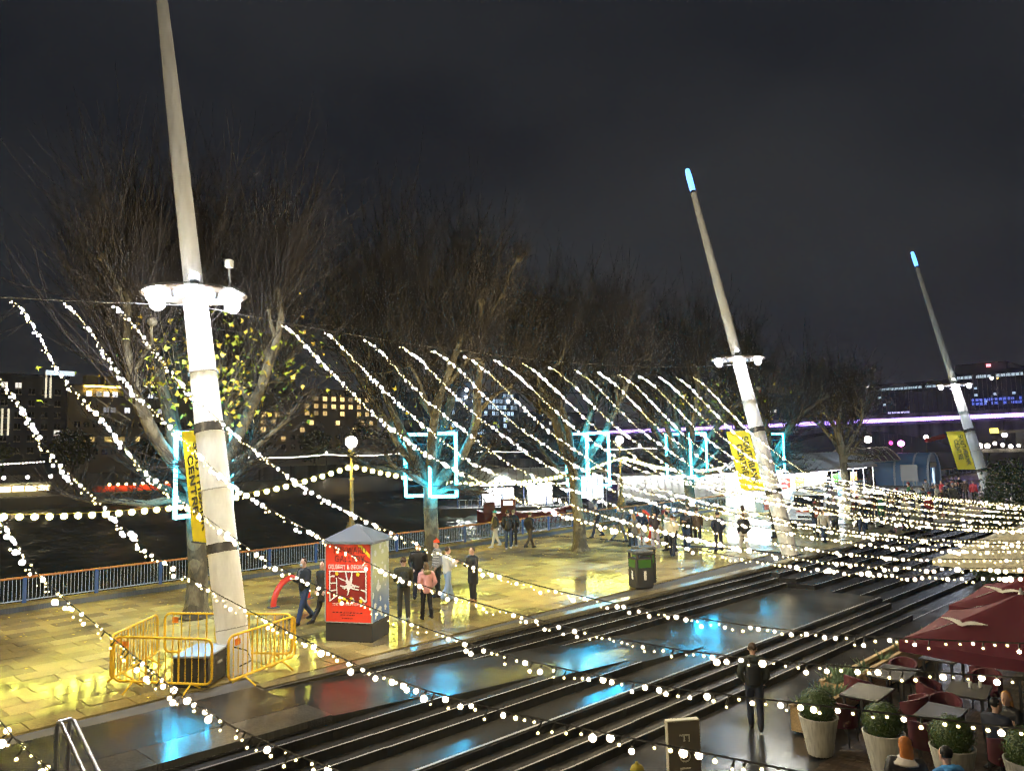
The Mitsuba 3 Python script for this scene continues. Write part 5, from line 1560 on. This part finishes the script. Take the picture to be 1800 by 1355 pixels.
# glowing kiosk deck behind the third tree
gk = thing('pier_kiosk', 'bright glowing glass kiosk on the water behind the third tree', 'kiosk')
part(gk, 'hull', bbox((5, 5, 1.6), (69.5, 54.5, -2.9), -.8, .05), 'hull_dark')
part(gk, 'roof', bbox((4.6, 4.6, .2), (69.5, 54.5, 2.2), -.8, .05), 'white_paint')
for dx in (-1.9, 1.9):
    for dy in (-1.9, 1.9): part(gk, 'post', tube([np.array([69.5, 54.5, -2.1]) + rz(-.8) @ [dx, dy, 0], np.array([69.5, 54.5, 2.1]) + rz(-.8) @ [dx, dy, 0]], .06, 6), 'white_paint')
part(gk, 'light_wall', bbox((4.0, .1, 2.6), np.array([69.5, 54.5, .4]) + rz(-.8) @ [0, .9, 0], -.8), 'lamp_off', emit=(.75, .92, 1.05), weight=.8)
for k in range(7): part(gk, 'mullion', bbox((.08, .12, 2.7), np.array([69.5, 54.5, .4]) + rz(-.8) @ [-1.95 + .65 * k, .78, 0], -.8), 'white_paint')

barge = thing('barge', 'long dark barge with red covers and pale cabin across the river', 'boat')
part(barge, 'hull', bbox((44, 6, 2.6), (47, 156, -2.4), -.15, .2), 'hull_dark')
part(barge, 'cabin', bbox((9, 4.5, 2.4), (39, 157, .0), -.15, .1), 'canvas_cream')
for k in range(4): part(barge, 'window', bbox((1.6, .1, .9), (36.2 + 1.9 * k, 155.1 - .29 * k, .2), -.15), 'lamp_off', emit=(3.5, 2.6, 1.2), weight=.1)
part(barge, 'cover', bbox((13, 4.5, 1.1), (57, 154.4, -.55), -.15, .1), 'bright_red')
for k in range(9): part(barge, 'deck_lamp', ball((52 + 1.4 * k, 152.0 - .2 * k, .3), .28, 1), 'lamp_off', emit=(14, 8, 2.4), weight=.15)
for k in range(3): part(barge, 'cabin_lamp', ball((35.5 + 3.4 * k, 153.0 - .5 * k, 2.2), .3, 1), 'lamp_off', emit=(60, 48, 26), weight=.2)

# ================================================================== the far bank
def building(name, label, x0, x1, y0, y1, h, matl='far_stone', steps=(), roof=None, category='building'):
    t = thing(name, label, category)
    part(t, 'walls', box(x0, x1, y0, y1, .5, h), matl)
    part(t, 'cornice', box(x0 - .6, x1 + .6, y0 - .6, y1 + .6, h, h + .9), matl)
    for (a, b, z1) in steps: part(t, 'upper_storey', box(a, b, y0 + 3, y1 - 3, h + .9, z1), matl)
    return t


def windows_y(t, cells, y, w, h, em, dark=()):
    """lit windows (and dark ones) in the face y = const that looks at the river; frames stand proud of the wall."""
    lit = [box(x - w / 2, x + w / 2, y - .06, y - .02, z - h / 2, z + h / 2) for x, z in cells]
    lv = np.random.default_rng(len(lit)).choice([1.25, .5, .2], len(lit), p=[.45, .33, .22])
    for k in (1.25, .5, .2):
        g = [m for m, q in zip(lit, lv) if q == k]
        if g: part(t, 'lit_windows', cat(g), 'lamp_off', emit=np.array(em) * .30 * k, weight=.08, kind='stuff')
    fr = []
    for x, z in list(cells) + list(dark):
        fr += [box(x - w / 2 - .15, x + w / 2 + .15, y - .30, y - .01, z - h / 2 - .35, z - h / 2), box(x - .05, x + .05, y - .14, y - .07, z - h / 2, z + h / 2)]
    part(t, 'sills_and_mullions', cat(fr), 'far_stone', kind='stuff')
    if dark: part(t, 'dark_windows', cat([box(x - w / 2, x + w / 2, y - .06, y - .02, z - h / 2, z + h / 2) for x, z in dark]), 'window_dark', kind='stuff')


wr = np.random.default_rng(23)
t = building('office_building', 'dark office building with lit vertical fins at the left edge across the river', 45, 88, 300, 330, 34, 'far_dark')
windows_y(t, [(x, z) for x in np.arange(49, 87, 4) for z in np.arange(7, 33, 4) if wr.random() < .13], 300, 1.8, 1.8, (1.6, 1.5, 1.3), [(x, z) for x in np.arange(49, 87, 4) for z in np.arange(9, 33, 4)])
for x in (68.5, 70.3, 81.2, 82.6): part(t, 'lit_fin', box(x - .25, x + .25, 299.4, 299.9, 14 if x < 75 else 27, 23 if x < 75 else 36), 'lamp_off', emit=(.5, .45, .32), weight=.1)
part(t, 'lit_sign', box(81, 90, 299.3, 299.8, 35.0, 36.6), 'lamp_off', emit=(.5, .6, .7), weight=.1)
t = building('domed_building', 'floodlit building with a yellow square tower across the river, behind the nearest tree', 89, 136, 302, 330, 31.5, 'far_stone')
mat('floodlit_stone', (.42, .33, .13), .8)
tw_ = part(t, 'tower', box(109.5, 127.5, 306, 324, 31, 46), 'floodlit_stone')
part(t, 'tower_roof', cat([box(108.5, 128.5, 305, 325, 46, 47.5), box(112, 125, 309, 321, 47.5, 50)]), 'floodlit_stone')
for x in (97, 103, 131):
    part(t, 'turret', box(x - 2, x + 2, 303, 307, 32.4, 36), 'floodlit_stone')
part(t, 'floodlight', cat([box(109 + 3 * k, 110.6 + 3 * k, 302.6, 303.2, 32.6, 32.9) for k in range(7)]), 'lamp_off', emit=(70, 48, 9), weight=.5)
part(t, 'floodlight', cat([box(94, 106, 301.0, 301.3, 31.6, 31.9)]), 'lamp_off', emit=(30, 20, 3), weight=.2)
windows_y(t, [(x, 29.2) for x in (95.7, 99, 101.6, 104.6, 110.5, 117.3, 119.4, 124.6)] + [(101.6, 23.4), (104, 23.4), (109, 23.4), (121, 23.2)], 302, 1.9, 1.9, (2.2, 2.3, 2.6), [(x, z) for x in np.arange(92, 135, 3.1) for z in (8, 18)])
windows_y(t, [(x, 12.6) for x in (94, 97, 102, 103.8, 105.6, 107.4, 113, 119, 121, 123, 129)], 302, 1.6, 1.8, (3.4, 2.3, .6))
t = building('stone_block', 'long stone block with rows of warm yellow windows across the river', 150, 222, 300, 330, 34, 'far_stone', ((160, 180, 38),))
windows_y(t, [(157.9, 22.8), (163, 22.8), (157.9, 19.6), (163, 19.6), (157.9, 16.4), (163, 16.4), (169.5, 22.8), (174.8, 22.8)] + [(x, z) for x in np.arange(184, 219, 4.6) for z in (30.4, 27.0, 23.8) if wr.random() < .8] + [(x, z) for x in np.arange(154, 220, 4.6) for z in (19.6, 16.4, 12.5) if wr.random() < .33], 300, 2.2, 2.0, (3.2, 2.1, .75), [(x, z) for x in np.arange(154, 220, 4.6) for z in (9, 13, 33)])
t = building('glass_tower', 'bluish lit glass building across the river behind the second tree', 262, 322, 300, 330, 37, 'far_dark', ((268, 292, 43),))
windows_y(t, [(x, z) for x in np.arange(265, 321, 3.0) for z in np.arange(9, 37, 3.4) if wr.random() < (.62 if x > 296 and z > 24 else .24)], 300, 2.3, 2.2, (1.1, 1.7, 2.4), [(x, 6) for x in np.arange(265, 321, 3.0)])
part(t, 'lit_shaft', box(285.5, 288.5, 299.2, 299.8, 8, 43), 'lamp_off', emit=(.9, 1.3, 1.7), weight=.2)
for x, z in ((280, 38), (312, 33), (279.5, 34)): part(t, 'floodlight', ball((x, 299, z), 1.1, 1), 'lamp_off', emit=(3.5, 4.5, 5.5), weight=.1)
t = building('low_block', 'low grey block with a few cold windows across the river behind the third tree', 336, 392, 300, 325, 27, 'far_dark')
windows_y(t, [(x, z) for x in np.arange(338, 390, 3.6) for z in (9, 13, 17, 21, 24.5) if wr.random() < .25], 300, 2.0, 1.8, (1.5, 1.6, 1.8), [(x, 5.5) for x in np.arange(338, 390, 3.6)])


def windows_x(t, cells, x, w, h, em):
    part(t, 'lit_windows', cat([box(x - .06, x - .02, y - w / 2, y + w / 2, z - h / 2, z + h / 2) for y, z in cells]), 'lamp_off', emit=np.array(em) * .30, weight=.12, kind='stuff')


t = building('distant_terrace_block', 'low dark block with scattered lights beyond the bridge, right of the middle mast', 330, 360, 118, 175, 25.5, 'far_dark')
windows_x(t, [(y, z) for y in np.arange(121, 172, 3) for z in (12, 16, 20, 24) if wr.random() < .2], 330, 1.6, 1.0, (2.0, 1.9, 1.7))
part(t, 'mullions', cat([box(329.8, 330, y, y + .25, 4, 25) for y in np.arange(119, 175, 3)]), 'far_dark', kind='stuff')
t = building('bridge_end_block', 'big dark office block with blue lit bands beyond the bridge at the right', 330, 372, 74, 116, 27.5, 'far_dark', ((76, 95, 27.7),))
windows_x(t, [(y, 26.2) for y in np.arange(86, 113, 1.3) if wr.random() < .85] + [(y, z) for y in np.arange(76, 115, 1.6) for z in (14, 17, 20, 23) if wr.random() < .10], 330, 1.1, .9, (.75, 1.05, 1.3))
windows_x(t, [(y, z) for y in np.arange(96, 104, 1.2) for z in (15.0, 16.6)], 330, 1.0, .7, (1.3, 1.2, 2.4))
part(t, 'mullions', cat([box(329.7, 330, y, y + .2, 4, 27) for y in np.arange(75, 116, 1.7)]), 'dark_concrete', kind='stuff')
t = building('stepped_office_tower', 'dark stepped office tower with blue windows behind the farthest mast', 325, 372, 48, 78, 29.5, 'far_dark')
part(t, 'upper_storey', box(328, 368, 61, 78, 30.4, 33.5), 'far_dark')
windows_x(t, [(y, 28.2) for y in np.arange(50, 77, 1.25) if wr.random() < .85], 325, 1.1, 1.1, (.9, 1.15, 1.35))
windows_x(t, [(y, z) for y in np.arange(50, 77, 1.5) for z in (14, 16.5, 19, 21.5, 24) if wr.random() < .16], 325, 1.1, .9, (.8, 1.1, 1.5))
windows_x(t, [(y, z) for y in np.arange(57, 73, 1.25) for z in (18.2, 19.6) if wr.random() < .8], 325, 1.0, 1.0, (.16, .28, 1.6))
part(t, 'red_sign', box(324.8, 324.95, 65.5, 67, 31.6, 32.6), 'lamp_off', emit=(3, .5, .6), weight=.05)
part(t, 'mullions', cat([box(324.7, 325, y, y + .2, 4, 29) for y in np.arange(49, 78, 1.5)]), 'dark_concrete', kind='stuff')
# riverside building under and before the bridge on this bank
t = thing('riverside_building', 'dark concrete riverside building with a strip of bright lights at the right edge', 'building')
part(t, 'walls', box(128, 170, -10, 27.5, -1.3, 2.9), 'far_dark')
part(t, 'balcony', box(126.5, 172, -12, 28.4, 2.9, 3.35), 'concrete')
part(t, 'upper_wall', box(131, 168, -8, 24, 3.35, 5.6), 'far_dark')
part(t, 'roof_slab', box(128, 171, -11, 26, 5.6, 6.0), 'dark_concrete')
wl = np.random.default_rng(8)
for k in range(26):
    part(t, 'lamp', ball((126.3, 27.6 - .95 * k, 3.9 + wl.uniform(-.25, .35)), wl.uniform(.18, .42), 1), 'lamp_off', emit=(6, 5.2, 4), weight=.05)
part(t, 'lit_sign', box(126.3, 126.5, 25.2, 26.2, 5.6, 6.3), 'lamp_off', emit=(3, 2.2, .2), weight=.05)
lamp_standard(150.0, 29.0, .1, .45, 'lamp_iron', 'distant lamp standard with a white globe at the right edge', 5.4)
lamp_standard(106.0, 29.0, .1, .28, 'lamp_iron', 'distant lamp standard past the blue entrance')

for k, (a, b) in enumerate(((-40, 70), (128, 205), (215, 330), (340, 450))):
    n = int((b - a) / .9)
    q = (np.arange(n) + .5) / n
    seg = 38.0
    xs = a + (b - a) * q
    zs = 5.2 - 1.3 * np.abs(np.sin(np.pi * (xs - a) / seg)) * .6
    t = thing('far_light_chain', ('chain of white lights along the far embankment at the left edge', 'chain of white lights along the far embankment left of the second tree', 'chain of white lights along the far embankment behind the second and third trees', 'faint chain of white lights on the far embankment behind the middle mast')[k], 'string lights', 'light chains on the far embankment')
    part(t, 'wire', tube(np.column_stack([xs, np.full(n, 256.6), zs + .2])[::4], .05, 3), 'cable')
    part(t, 'globes', balls(np.column_stack([xs, np.full(n, 256.6), zs]), .22, 1), 'lamp_off', emit=(8, 7.4, 6), weight=.4, kind='stuff')
    for j, x in enumerate(np.arange(a, b + 1, seg)):
        part(t, 'lamp_post', tube([(x, 256.9, 1.2), (x, 256.9, 5.6)], .10, 5), 'dark_metal')
        part(t, 'lamp', ball((x, 256.9, 6.0), .38, 1), 'lamp_off', emit=(40, 34, 22), weight=.1)

# trees of the far embankment
tr_ = np.random.default_rng(31)
for i, x in enumerate(np.arange(20, 470, 21)):
    x = x + tr_.uniform(-5, 5); h = tr_.uniform(11, 17)
    rg = np.random.default_rng(400 + i)
    t = thing('embankment_tree', None, 'tree', 'dark trees on the far embankment')
    labels[t]['label'] = f'dark leafy tree on the far embankment, {nth[i]} from the left'
    y = 264 + tr_.uniform(0, 5)
    part(t, 'trunk', tube([(x, y, .6), (x, y, h * .55)], [.5, .25], 6), 'bark')
    n = 1500
    d = rg.normal(0, 1, (n, 3)); d /= np.linalg.norm(d, axis=1, keepdims=True)
    lob = 1 + .25 * np.sin(d[:, 0] * 4 + i) * np.cos(d[:, 2] * 5 + i) + .1 * rg.normal(0, 1, n)
    c = d * (rg.uniform(.3, 1, n) ** .45 * lob)[:, None] * [6.5, 5, h * .40] + [x, y, h * .62]
    s = rg.uniform(.35, .8, n)
    a = rg.normal(0, 1, (n, 3)); a /= np.linalg.norm(a, axis=1, keepdims=True)
    b = np.cross(a, rg.normal(0, 1, (n, 3))); b /= np.linalg.norm(b, axis=1, keepdims=True)
    V = np.stack([c - a * s[:, None], c + b * s[:, None] * .6, c + a * s[:, None], c - b * s[:, None] * .6], 1).reshape(-1, 3)
    q = np.arange(n) * 4
    part(t, 'crown', (V, np.vstack([np.stack([q, q + 1, q + 2], 1), np.stack([q, q + 2, q + 3], 1)])), 'far_tree_leaf')

# tower cranes with red warning lamps
for (x, y, h, lb) in ((591, 400, 103, 'tall tower crane with a red warning lamp, dark against the night sky'), (556.7, 400, 72.4, 'tower crane with a bright red warning lamp left of the tall one'), (466.8, 400, 53.3, 'low tower crane with a red warning lamp behind the third tree'), (700, 335, 57, 'tower crane with a red warning lamp right of the middle mast')):
    t = thing('tower_crane', lb, 'crane', 'tower cranes with red lamps')
    part(t, 'mast', tube([(x, y, 0), (x, y, h - .8)], .7, 4), 'far_dark')
    part(t, 'jib', tube([(x - 14, y, h - 1.5), (x + 40, y, h - 1.5)], .5, 4), 'far_dark')
    part(t, 'cab', bbox((2.4, 2.4, 2.4), (x + 1.6, y, h - 3)), 'far_dark')
    part(t, 'warning_lamp', ball((x, y, h), 1.15 if h > 60 else .95, 1), 'lamp_off', emit=(7, .12, .12), weight=.05)


# ================================================================== damp night air
scene['mist'] = {'type': 'homogeneous', 'albedo': rgb((.96, .96, .97)), 'sigma_t': 0.0008, 'phase': {'type': 'hg', 'g': 0.82}}
scene['haze'] = {'type': 'cube', 'to_world': T().translate([345, 120, 52]).scale([665, 345, 60]), 'bsdf': {'type': 'null'}, 'interior': {'type': 'ref', 'id': 'mist'}}
labels['haze'] = {'kind': 'stuff', 'label': 'thin damp air glowing softly round the lights of the riverside', 'category': 'mist'}
scene['camera']['medium'] = {'type': 'ref', 'id': 'mist'}
